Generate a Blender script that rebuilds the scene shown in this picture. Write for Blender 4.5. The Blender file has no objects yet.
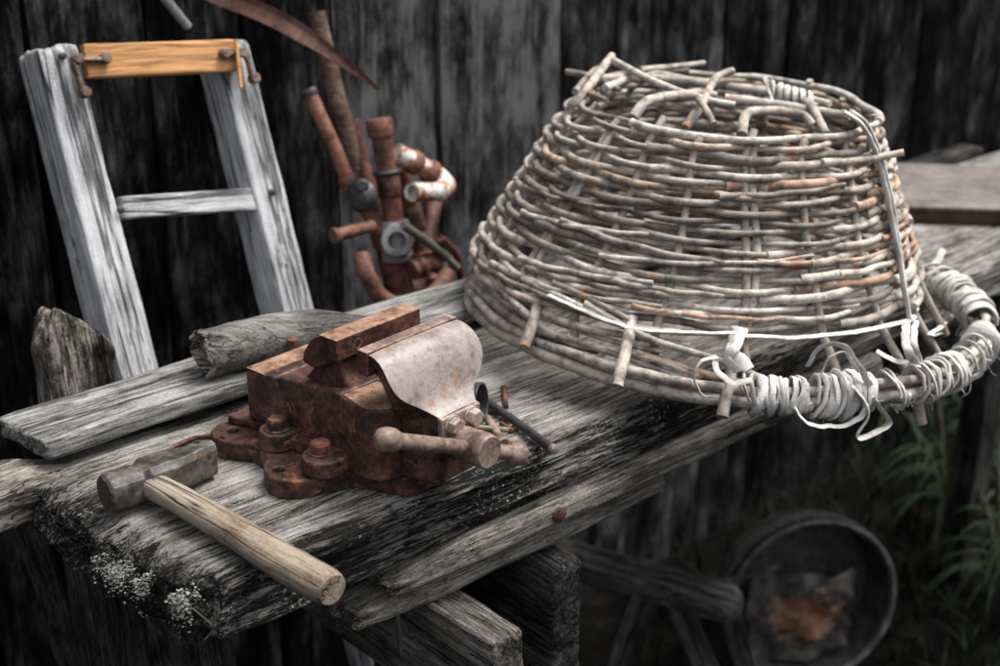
import bpy, bmesh, math, random
import numpy as np
from mathutils import Matrix, Vector
R = math.radians
S = bpy.context.scene
C = S.collection

# ------------------------------------------------------------------ camera, sky, sun, exposure
CZ = 1.47; PITCH = R(22); FPX = 1000*50/36.0
cd = bpy.data.cameras.new('camera'); cam = bpy.data.objects.new('camera', cd); C.objects.link(cam)
cam.location = (0, 0, CZ); cam.rotation_euler = (R(90)-PITCH, 0, 0)
cd.lens = 50; cd.sensor_width = 36; cd.clip_start = .05; cd.clip_end = 500
cd.dof.use_dof = True; cd.dof.focus_distance = 1.27; cd.dof.aperture_fstop = 4.6; cd.dof.aperture_blades = 9
S.camera = cam
SUN_EL, SUN_AZ = 66, 72             # azimuth clockwise from +Y: high, from the right
w = bpy.data.worlds.new('World'); S.world = w; w.use_nodes = True
nt = w.node_tree; bg = nt.nodes['Background']
sky = nt.nodes.new('ShaderNodeTexSky'); sky.sky_type = 'NISHITA'; sky.sun_disc = False
sky.sun_elevation = R(SUN_EL); sky.sun_rotation = R(SUN_AZ); sky.dust_density = 3.0; sky.air_density = 1.0
hs = nt.nodes.new('ShaderNodeHueSaturation'); hs.inputs['Saturation'].default_value = .22
nt.links.new(sky.outputs[0], hs.inputs['Color'])
tc = nt.nodes.new('ShaderNodeTexCoord'); sx = nt.nodes.new('ShaderNodeSeparateXYZ'); nt.links.new(tc.outputs['Generated'], sx.inputs[0])
mr = nt.nodes.new('ShaderNodeMapRange'); nt.links.new(sx.outputs['Z'], mr.inputs[0]); mr.inputs[1].default_value = 0; mr.inputs[2].default_value = 1; mr.inputs[3].default_value = .22; mr.inputs[4].default_value = 1.5
vm = nt.nodes.new('ShaderNodeVectorMath'); vm.operation = 'SCALE'; nt.links.new(hs.outputs[0], vm.inputs[0]); nt.links.new(mr.outputs[0], vm.inputs['Scale']); nt.links.new(vm.outputs[0], bg.inputs[0])   # overcast: zenith brighter than horizon
bg.inputs[1].default_value = .15
sd = bpy.data.lights.new('sun', 'SUN'); sun = bpy.data.objects.new('sun', sd); C.objects.link(sun)
sd.energy = 1.7; sd.angle = R(26); sd.color = (1, .965, .92)
sun.rotation_euler = (R(90-SUN_EL), 0, R(180-SUN_AZ)); sun.location = (1, -2, 5)
vs = S.view_settings; vs.view_transform = 'Standard'; vs.look = 'None'; vs.gamma = 1; vs.use_curve_mapping = False
vs.exposure = 1.0

# ------------------------------------------------------------------ frames and projection
A = R(48)
U = np.array([math.sin(A), math.cos(A), 0]); V = np.array([-math.cos(A), math.sin(A), 0]); Zv = np.array([0, 0, 1.])
O = np.array([-.231, .903, 0]); CAM = np.array([0, 0, CZ])
def ray(x, y):
    a = (x-500)/FPX; b = -(y-333)/FPX
    return np.array([a, math.cos(PITCH)+b*math.sin(PITCH), -math.sin(PITCH)+b*math.cos(PITCH)])
def at(x, y, z):                     # point of a horizontal plane
    d = ray(x, y); return CAM+(z-CZ)/d[2]*d
def on_v(x, y, v):                   # point of an upright plane parallel to bench and wall
    d = ray(x, y); return CAM+(v-(CAM-O)@V)/(d@V)*d
def on_y(x, y, Y):
    d = ray(x, y); return CAM+Y/d[1]*d
def uvz(u, v, z): return O+u*U+v*V+z*Zv
def proj(P):
    P = np.asarray(P)-CAM
    k = P@np.array([0, math.cos(PITCH), -math.sin(PITCH)]); q = P@np.array([0, math.sin(PITCH), math.cos(PITCH)])
    return 500+FPX*P[..., 0]/k, 333-FPX*q/k
BENCH = Matrix(((U[0], V[0], 0, O[0]), (U[1], V[1], 0, O[1]), (0, 0, 1, 0), (0, 0, 0, 1)))
def frame(o, x, y, z):
    return Matrix(((x[0], y[0], z[0], o[0]), (x[1], y[1], z[1], o[1]), (x[2], y[2], z[2], o[2]), (0, 0, 0, 1)))
def nrm(v): v = np.asarray(v, float); return v/np.linalg.norm(v)
def frame_along(p0, p1, up=(0, 0, 1)):
    x = nrm(np.asarray(p1)-p0); y = nrm(np.cross(up, x)); z = np.cross(x, y)
    return frame(p0, x, y, z)

# ------------------------------------------------------------------ noise
def _h(i, j, k, s):
    n = (i.astype(np.int64)*374761393+j.astype(np.int64)*668265263+k.astype(np.int64)*2147483647+s*1274126177) & 0xffffffff
    n = ((n ^ (n >> 13))*1274126177) & 0xffffffff
    n = ((n ^ (n >> 16))*2246822519) & 0xffffffff
    return ((n ^ (n >> 15)) & 0xffff)/65535.0
def vnoise(P, s=0):
    P = np.asarray(P, float); f = np.floor(P); t = P-f; t = t*t*(3-2*t); i = f.astype(np.int64)
    x, y, z = i[:, 0], i[:, 1], i[:, 2]; r = 0
    for a in (0, 1):
        for b in (0, 1):
            for c in (0, 1):
                wgt = (t[:, 0] if a else 1-t[:, 0])*(t[:, 1] if b else 1-t[:, 1])*(t[:, 2] if c else 1-t[:, 2])
                r = r+wgt*_h(x+a, y+b, z+c, s)
    return r
def fbm(P, s=0, oc=4, g=.5):
    r = 0; a = 1; tot = 0; P = np.asarray(P, float)
    for o in range(oc):
        r = r+a*vnoise(P*2**o+17.3*o, s+o); tot += a; a *= g
    return r/tot

# ------------------------------------------------------------------ materials
def mat(name):
    m = bpy.data.materials.new(name); m.use_nodes = True; t = m.node_tree; b = t.nodes['Principled BSDF']
    b.inputs['Specular IOR Level'].default_value = .3
    return m, t, b
def N(t, typ, **kw):
    n = t.nodes.new(typ)
    for k, v in kw.items():
        if k in n.inputs: n.inputs[k].default_value = v
        else: setattr(n, k, v)
    return n
def noise(t, vec, scale, detail=4, rough=.55, dist=0):
    n = N(t, 'ShaderNodeTexNoise', Scale=scale, Detail=detail, Roughness=rough, Distortion=dist)
    t.links.new(vec, n.inputs['Vector']); return n.outputs['Fac']
def mapping(t, vec, scale, loc=(0, 0, 0)):
    n = N(t, 'ShaderNodeMapping'); n.inputs['Scale'].default_value = scale; n.inputs['Location'].default_value = loc
    t.links.new(vec, n.inputs['Vector']); return n.outputs[0]
def ramp(t, fac, stops):
    n = N(t, 'ShaderNodeValToRGB'); e = n.color_ramp.elements
    for i, (p, c) in enumerate(stops):
        if i > 1: e.new(p)
        e[i].position = p; e[i].color = (*c, 1) if len(c) == 3 else c
    t.links.new(fac, n.inputs[0]); return n.outputs[0]
def g(v): return (v, v, v)
def mix(t, fac, a, b, mode='MIX'):
    n = N(t, 'ShaderNodeMix', data_type='RGBA', blend_type=mode)
    for s, x in ((n.inputs[0], fac), (n.inputs[6], a), (n.inputs[7], b)):
        if isinstance(x, (int, float)): s.default_value = x
        elif isinstance(x, tuple): s.default_value = (*x, 1)
        else: t.links.new(x, s)
    return n.outputs[2]
def math_(t, op, a, b=0.):
    n = N(t, 'ShaderNodeMath', operation=op)
    for s, x in ((n.inputs[0], a), (n.inputs[1], b)):
        if isinstance(x, (int, float)): s.default_value = x
        else: t.links.new(x, s)
    return n.outputs[0]
def bump(t, b, h, strength=.6, dist=.002):
    n = N(t, 'ShaderNodeBump', Strength=strength, Distance=dist); t.links.new(h, n.inputs['Height']); t.links.new(n.outputs[0], b.inputs['Normal'])
def objco(t): return N(t, 'ShaderNodeTexCoord').outputs['Object']
def attr(t, name): return N(t, 'ShaderNodeAttribute', attribute_name=name).outputs['Fac']

def wood(name, dark, mid, light, gs=1.0, crack=.8, bstr=.8, speck=0., stain=None, moss=None, loc=(0, 0, 0), blot=.34, cg=(.42, .56)):
    """weathered timber, grain along the local x axis"""
    m, t, b = mat(name); co = objco(t)
    co = mapping(t, co, (1, 1, 1), loc)
    wob = N(t, 'ShaderNodeTexNoise', Scale=5, Detail=2); t.links.new(mapping(t, co, (.6, 2, 2)), wob.inputs['Vector'])
    off = N(t, 'ShaderNodeVectorMath', operation='MULTIPLY_ADD'); t.links.new(wob.outputs['Color'], off.inputs[0])
    off.inputs[1].default_value = (.0, .016, .016); t.links.new(co, off.inputs[2]); co2 = off.outputs[0]
    n1 = noise(t, mapping(t, co2, (34*gs, 330*gs, 330*gs)), 1, 5, .75)
    nm = noise(t, mapping(t, co2, (13*gs, 120*gs, 120*gs), (2, 5, 1)), 1, 6, .7)
    n2 = noise(t, mapping(t, co2, (3.2*gs, 26*gs, 26*gs)), 1.3, 5, .65)
    n3 = noise(t, mapping(t, co2, (1.9*gs, 52*gs, 52*gs), (3, 1, 7)), 1, 3, .55)
    n4 = noise(t, co, 11, 6, .65)
    n5 = noise(t, co, 430, 3, .75)
    val = math_(t, 'ADD', math_(t, 'MULTIPLY', n1, .42), math_(t, 'MULTIPLY', n2, .26))
    val = math_(t, 'ADD', val, math_(t, 'MULTIPLY', nm, .32))
    val = math_(t, 'ADD', val, math_(t, 'MULTIPLY', math_(t, 'SUBTRACT', n4, .5), blot))
    val = math_(t, 'ADD', val, math_(t, 'MULTIPLY', math_(t, 'SUBTRACT', n5, .5), .26))
    col = ramp(t, val, [(.38, dark), (.485, mid), (.61, light)])
    cr = math_(t, 'ABSOLUTE', math_(t, 'SUBTRACT', n3, .5))
    crk = ramp(t, cr, [(.0, g(0)), (.028, g(1))])
    n3b = noise(t, mapping(t, co2, (3.4*gs, 115*gs, 115*gs), (9, 4, 2)), 1, 3, .6)
    crk2 = ramp(t, math_(t, 'ABSOLUTE', math_(t, 'SUBTRACT', n3b, .5)), [(.004, g(.1)), (.024, g(1))])
    gate = ramp(t, noise(t, mapping(t, co, (2, 9, 9), (5, 5, 5)), 1.4, 2), [(cg[0], g(1)), (cg[1], g(0))])   # cracks only here and there
    crk = math_(t, 'MINIMUM', math_(t, 'MAXIMUM', crk, gate), math_(t, 'MAXIMUM', crk2, ramp(t, noise(t, mapping(t, co, (5, 16, 16), (1, 8, 3)), 1.3, 2), [(.46, g(0)), (.58, g(1))])))
    crm = math_(t, 'ADD', math_(t, 'MULTIPLY', crk, crack), 1-crack)
    col = mix(t, 1.0, col, crm, 'MULTIPLY')
    if stain:                                             # black rot, its shape stored on the mesh
        f = math_(t, 'ADD', attr(t, 'stain'), math_(t, 'MULTIPLY', math_(t, 'SUBTRACT', n1, .5), 2.6))
        f = math_(t, 'ADD', f, math_(t, 'MULTIPLY', math_(t, 'SUBTRACT', nm, .5), 1.2))
        f = math_(t, 'ADD', f, math_(t, 'MULTIPLY', math_(t, 'SUBTRACT', n5, .5), .6))
        col = mix(t, ramp(t, f, [(.40, g(0)), (.66, g(1))]), col, stain)
    if speck:
        sp = noise(t, co, 260, 3, .7); spg = noise(t, co, 14, 3, .6)
        f = math_(t, 'MULTIPLY', ramp(t, sp, [(.585, g(0)), (.64, g(1))]), ramp(t, spg, [(.47, g(0)), (.62, g(1))]))
        col = mix(t, math_(t, 'MULTIPLY', f, speck), col, (.42, .41, .38))
    if moss:
        f = ramp(t, noise(t, co, 22, 4, .65), [(.56, g(0)), (.68, g(1))]); col = mix(t, math_(t, 'MULTIPLY', f, .6), col, moss)
    t.links.new(col, b.inputs['Base Color']); b.inputs['Roughness'].default_value = .92; b.inputs['Specular IOR Level'].default_value = .07
    h = math_(t, 'ADD', math_(t, 'MULTIPLY', n1, .8), math_(t, 'MULTIPLY', crk, .8)); h = math_(t, 'ADD', h, math_(t, 'MULTIPLY', nm, .5))
    bump(t, b, h, bstr, .005)
    return m
def metal(name, cols, sc=1., rough=.62, met=.0, bstr=.35, spec=.35, specks=None, patch=None, wear=None):
    """cols: list of (pos, colour) picked by layered noise; patch: (colour, threshold)"""
    m, t, b = mat(name); co = objco(t)
    n1 = noise(t, co, 34*sc, 9, .72, .4); n2 = noise(t, co, 150*sc, 5, .65); n3 = noise(t, mapping(t, co, (1, 1, 1), (4, 2, 9)), 55*sc, 6, .7)
    v = math_(t, 'ADD', math_(t, 'MULTIPLY', n1, .68), math_(t, 'MULTIPLY', n2, .32))
    col = ramp(t, v, cols)
    if patch:
        for i, (c, th) in enumerate(patch):
            n = noise(t, mapping(t, co, (1, 1, 1), (7*i+1, 3*i, 5)), (34+13*i)*sc, 7, .7, .3)
            col = mix(t, ramp(t, n, [(th, g(0)), (th+.07, g(1))]), col, c)
    if wear:
        bv = N(t, 'ShaderNodeBevel', samples=4, Radius=.0028); gn = N(t, 'ShaderNodeNewGeometry'); dt = N(t, 'ShaderNodeVectorMath', operation='DOT_PRODUCT')
        t.links.new(bv.outputs[0], dt.inputs[0]); t.links.new(gn.outputs['Normal'], dt.inputs[1])
        ed = math_(t, 'MULTIPLY', ramp(t, dt.outputs['Value'], [(.86, g(1)), (.985, g(0))]), ramp(t, n2, [(.40, g(0)), (.58, g(1))]))
        col = mix(t, math_(t, 'MULTIPLY', ed, .75), col, wear)
    if specks:
        sp = noise(t, mapping(t, co, (1, 1, 1), (2, 2, 2)), 330*sc, 2, .6)
        col = mix(t, ramp(t, sp, [(.64, g(0)), (.70, g(1))]), col, specks)
    t.links.new(col, b.inputs['Base Color']); b.inputs['Metallic'].default_value = met; b.inputs['Specular IOR Level'].default_value = spec
    rr = N(t, 'ShaderNodeMapRange'); t.links.new(n3, rr.inputs[0]); rr.inputs[1].default_value = .3; rr.inputs[2].default_value = .7
    rr.inputs[3].default_value = rough-.14; rr.inputs[4].default_value = min(1, rough+.18); t.links.new(rr.outputs[0], b.inputs['Roughness'])
    h = math_(t, 'ADD', math_(t, 'MULTIPLY', n2, .5), math_(t, 'MULTIPLY', n3, .6))
    bump(t, b, h, bstr, .002)
    return m

M = {}
M['plank'] = wood('bench_wood', (.026, .024, .021), (.185, .173, .156), (.42, .402, .372), stain=(.011, .0108, .0104), speck=.75)
M['greywood'] = wood('grey_wood', (.04, .039, .036), (.21, .204, .195), (.42, .412, .398), crack=.9, speck=.3)
M['railwood'] = wood('rail_wood', (.022, .020, .017), (.15, .138, .12), (.36, .337, .30), speck=.5, loc=(2, 1, 0))
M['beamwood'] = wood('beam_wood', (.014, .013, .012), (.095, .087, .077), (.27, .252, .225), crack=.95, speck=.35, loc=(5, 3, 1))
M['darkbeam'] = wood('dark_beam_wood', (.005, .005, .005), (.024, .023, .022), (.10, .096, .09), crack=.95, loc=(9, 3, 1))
M['ladderwood'] = wood('ladder_wood', (.28, .282, .287), (.51, .515, .523), (.72, .724, .73), gs=.8, crack=.92, blot=.38, cg=(.36, .48), loc=(1, 7, 2))
M['splinter'] = wood('splinter_wood', (.05, .043, .036), (.19, .17, .145), (.38, .35, .31), loc=(4, 4, 4), crack=.9)
M['stump'] = wood('stump_wood', (.010, .009, .008), (.06, .054, .047), (.36, .325, .28), gs=.7, crack=.9, blot=.7, loc=(6, 1, 4))
M['handle'] = wood('handle_wood', (.10, .074, .053), (.225, .177, .133), (.34, .285, .225), gs=.8, crack=.95, bstr=.45, blot=.5, cg=(.30, .42), loc=(3, 9, 2))
M['orangeboard'] = wood('orange_board_wood', (.44, .215, .085), (.53, .275, .12), (.58, .33, .165), gs=.6, crack=.55, bstr=.25, blot=.35, moss=(.27, .15, .075))
M['polewood'] = wood('pole_wood', (.07, .045, .033), (.16, .105, .08), (.24, .165, .13), gs=.7, crack=.4)
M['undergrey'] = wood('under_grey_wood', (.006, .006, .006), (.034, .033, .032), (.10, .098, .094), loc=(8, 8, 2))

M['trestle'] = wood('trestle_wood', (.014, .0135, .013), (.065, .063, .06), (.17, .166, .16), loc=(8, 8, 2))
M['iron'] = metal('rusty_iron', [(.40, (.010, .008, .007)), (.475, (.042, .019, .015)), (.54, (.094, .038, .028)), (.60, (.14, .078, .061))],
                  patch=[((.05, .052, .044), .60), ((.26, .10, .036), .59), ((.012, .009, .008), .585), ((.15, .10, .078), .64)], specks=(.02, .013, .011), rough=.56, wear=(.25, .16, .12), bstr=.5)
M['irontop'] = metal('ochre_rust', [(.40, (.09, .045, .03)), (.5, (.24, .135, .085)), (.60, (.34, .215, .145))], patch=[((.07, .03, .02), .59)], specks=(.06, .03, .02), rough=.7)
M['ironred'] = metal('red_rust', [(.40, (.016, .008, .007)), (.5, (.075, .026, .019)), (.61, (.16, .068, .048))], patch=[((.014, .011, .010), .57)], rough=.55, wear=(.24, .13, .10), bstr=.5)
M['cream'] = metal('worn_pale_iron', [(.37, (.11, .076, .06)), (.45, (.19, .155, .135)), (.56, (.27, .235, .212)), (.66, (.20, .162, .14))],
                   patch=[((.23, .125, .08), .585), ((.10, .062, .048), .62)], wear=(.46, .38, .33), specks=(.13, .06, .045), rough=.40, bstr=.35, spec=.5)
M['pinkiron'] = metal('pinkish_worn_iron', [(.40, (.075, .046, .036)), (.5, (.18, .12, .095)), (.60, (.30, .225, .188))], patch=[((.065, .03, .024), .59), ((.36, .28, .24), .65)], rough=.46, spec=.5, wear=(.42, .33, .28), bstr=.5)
M['boltiron'] = metal('bolt_iron', [(.40, (.10, .065, .05)), (.5, (.24, .18, .145)), (.61, (.36, .30, .26))], wear=(.42, .36, .32), rough=.5, spec=.5)
M['redbolt'] = metal('bright_rust', [(.40, (.05, .018, .012)), (.5, (.135, .05, .032)), (.61, (.23, .105, .072))], sc=1.6, rough=.8, bstr=.6)
M['hammer'] = metal('hammer_steel', [(.40, (.014, .012, .010)), (.49, (.048, .042, .036)), (.60, (.125, .113, .099))], patch=[((.17, .085, .055), .58), ((.03, .027, .024), .58)], rough=.5, wear=(.36, .34, .31), bstr=.5, spec=.5)
M['hole'] = metal('hole_dark', [(.3, (.008, .006, .005)), (.7, (.015, .011, .01))], rough=.9)
M['pipe'] = metal('rusty_pipe', [(.40, (.035, .014, .010)), (.5, (.125, .049, .034)), (.61, (.23, .105, .073))], patch=[((.05, .035, .03), .58)], rough=.65)
M['pipeorange'] = metal('orange_pipe', [(.40, (.06, .026, .017)), (.5, (.17, .072, .045)), (.61, (.28, .135, .09))], rough=.7)
M['elbow'] = metal('peeling_white_paint', [(.40, (.22, .085, .04)), (.475, (.34, .15, .07)), (.505, (.55, .52, .49)), (.7, (.68, .67, .65))], sc=1.3, rough=.6)
M['whitepipe'] = metal('white_pipe', [(.3, (.6, .6, .61)), (.7, (.78, .78, .79))], rough=.5)
M['darkmetal'] = metal('dark_metal', [(.36, (.012, .012, .013)), (.5, (.028, .028, .03)), (.68, (.07, .068, .066))], rough=.45, spec=.5)
M['zinc'] = metal('grey_metal', [(.36, (.10, .10, .10)), (.5, (.22, .22, .22)), (.66, (.34, .34, .335))], patch=[((.18, .085, .05), .62)], rough=.5, spec=.5)
M['hinge'] = metal('rusty_hinge', [(.40, (.05, .03, .024)), (.5, (.14, .085, .065)), (.60, (.27, .24, .22))], sc=1.2, rough=.55)
M['scythe'] = metal('scythe_rust', [(.38, (.055, .027, .021)), (.5, (.15, .072, .054)), (.62, (.23, .125, .098))], rough=.6)
M['bucket'] = metal('bucket_metal', [(.36, (.012, .011, .010)), (.5, (.04, .038, .035)), (.66, (.10, .097, .092))], patch=[((.04, .022, .015), .6)], rough=.6)
def mk_tin():
    m, t, b = mat('rusty_tin'); co = objco(t); n = noise(t, co, 60, 7, .7); n2 = noise(t, co, 24, 5, .6)
    col = ramp(t, n2, [(.36, (.012, .011, .010)), (.5, (.045, .042, .039)), (.64, (.12, .11, .10))])
    f = math_(t, 'ADD', attr(t, 'rnd'), math_(t, 'MULTIPLY', math_(t, 'SUBTRACT', n, .5), 3.2))
    col = mix(t, ramp(t, f, [(.42, g(0)), (.62, g(1))]), col, ramp(t, n2, [(.4, (.15, .07, .04)), (.6, (.27, .14, .08))]))
    t.links.new(col, b.inputs['Base Color']); b.inputs['Roughness'].default_value = .8; bump(t, b, n, .5, .004); return m
M['tin'] = mk_tin()
M['bandmetal'] = metal('dull_band_metal', [(.38, (.03, .028, .026)), (.5, (.095, .091, .086)), (.62, (.19, .185, .178))], patch=[((.07, .04, .028), .58)], rough=.6)
M['hornlog'] = wood('log_wood', (.030, .028, .026), (.125, .118, .108), (.25, .238, .22), gs=.55, crack=.55, bstr=.5, blot=.5, loc=(2, 3, 8))
M['brass'] = metal('dull_brass', [(.36, (.10, .085, .05)), (.5, (.21, .18, .11)), (.66, (.30, .27, .18))], rough=.5)

def mk_willow():
    m, t, b = mat('willow'); co = objco(t); rnd = attr(t, 'rnd'); al = attr(t, 'along')
    base = ramp(t, rnd, [(.0, (.15, .128, .108)), (.25, (.27, .235, .20)), (.55, (.39, .345, .298)), (.88, (.47, .43, .38)), (.95, (.40, .29, .205)), (1., (.33, .20, .135))])
    n1 = noise(t, co, 60, 5, .65); n2 = noise(t, co, 300, 4, .65); n3 = noise(t, mapping(t, co, (1, 1, 1), (3, 3, 3)), 34, 4, .6)
    col = mix(t, 1.0, base, ramp(t, n1, [(.36, g(.45)), (.5, g(1.0)), (.62, g(1.3))]), 'MULTIPLY')
    col = mix(t, ramp(t, n3, [(.615, g(0)), (.68, g(.75))]), col, (.32, .16, .09))
    col = mix(t, ramp(t, n2, [(.33, g(.7)), (.38, g(0))]), col, (.08, .065, .055))
    t.links.new(col, b.inputs['Base Color']); b.inputs['Roughness'].default_value = .72
    bump(t, b, math_(t, 'ADD', n2, math_(t, 'MULTIPLY', n1, .7)), .5, .0016); return m
M['willow'] = mk_willow()
def mk_cord():
    m, t, b = mat('white_cord'); co = objco(t)
    n = noise(t, co, 420, 3, .6); n2 = noise(t, co, 30, 4, .6)
    col = mix(t, 1.0, ramp(t, n2, [(.35, (.36, .345, .32)), (.5, (.56, .545, .515)), (.62, (.66, .645, .615))]), ramp(t, n, [(.3, g(.8)), (.6, g(1))]), 'MULTIPLY')
    t.links.new(col, b.inputs['Base Color']); b.inputs['Roughness'].default_value = .9; bump(t, b, n, .5, .0015); return m
M['cord'] = mk_cord()
def mk_wall():
    m, t, b = mat('blackened_boards'); co = objco(t); k = attr(t, 'rnd')
    sh = N(t, 'ShaderNodeCombineXYZ'); t.links.new(math_(t, 'MULTIPLY', k, 37.), sh.inputs[0]); t.links.new(math_(t, 'MULTIPLY', k, 11.), sh.inputs[2])
    ad = N(t, 'ShaderNodeVectorMath', operation='ADD'); t.links.new(co, ad.inputs[0]); t.links.new(sh.outputs[0], ad.inputs[1]); co = ad.outputs[0]
    n1 = noise(t, mapping(t, co, (110, 110, 9)), 1, 6, .72, .4); n2 = noise(t, mapping(t, co, (16, 16, 3.5)), 1, 6, .7, .5); n3 = noise(t, mapping(t, co, (13, 13, 8)), 1, 7, .75)
    v = math_(t, 'ADD', math_(t, 'MULTIPLY', n1, .42), math_(t, 'MULTIPLY', n2, .58))
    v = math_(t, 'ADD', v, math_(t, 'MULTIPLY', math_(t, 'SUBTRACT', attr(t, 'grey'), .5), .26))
    v = math_(t, 'ADD', v, math_(t, 'MULTIPLY', math_(t, 'SUBTRACT', n3, .5), .6))
    col = ramp(t, v, [(.37, (.002, .002, .002)), (.46, (.0075, .0074, .0073)), (.55, (.036, .0358, .0356)), (.66, (.125, .1245, .124))])
    t.links.new(col, b.inputs['Base Color']); b.inputs['Roughness'].default_value = .95; b.inputs['Specular IOR Level'].default_value = .03
    bump(t, b, v, .6, .006); return m
M['wall'] = mk_wall()
def simple(name, stops, sc, rough=.9, b_=.4, bd=.01, spec=.05):
    m, t, b = mat(name); co = objco(t); n = noise(t, co, sc, 7, .68)
    t.links.new(ramp(t, n, stops), b.inputs['Base Color']); b.inputs['Roughness'].default_value = rough; b.inputs['Specular IOR Level'].default_value = spec
    bump(t, b, n, b_, bd); return m
M['soil'] = simple('dark_soil', [(.35, (.0015, .0015, .0015)), (.55, (.004, .0035, .003)), (.7, (.012, .011, .009))], 14, b_=.8, bd=.03)
M['backing'] = simple('barn_dark', [(.4, (.003, .003, .003)), (.6, (.006, .006, .006))], 8)
M['lichen'] = simple('pale_lichen', [(.35, (.10, .10, .09)), (.6, (.29, .29, .265))], 160)
M['grass'] = simple('dark_grass', [(.35, (.005, .009, .005)), (.55, (.011, .018, .009)), (.7, (.03, .036, .022))], 20, .6, .1)
M['weed'] = simple('weed_green', [(.35, (.014, .026, .013)), (.55, (.028, .046, .024)), (.7, (.05, .066, .04))], 22, .55, .1)
M['dryweed'] = simple('dry_stem', [(.35, (.06, .055, .042)), (.6, (.13, .12, .095))], 30, .8, .1)
M['boxtop'] = metal('brown_sheet', [(.36, (.075, .062, .054)), (.5, (.135, .115, .103)), (.63, (.20, .178, .162))], sc=.5, rough=.8)
M['boxside'] = metal('brown_dark', [(.34, (.02, .012, .009)), (.5, (.055, .03, .022)), (.66, (.09, .055, .04))], sc=.5, rough=.8)

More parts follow.
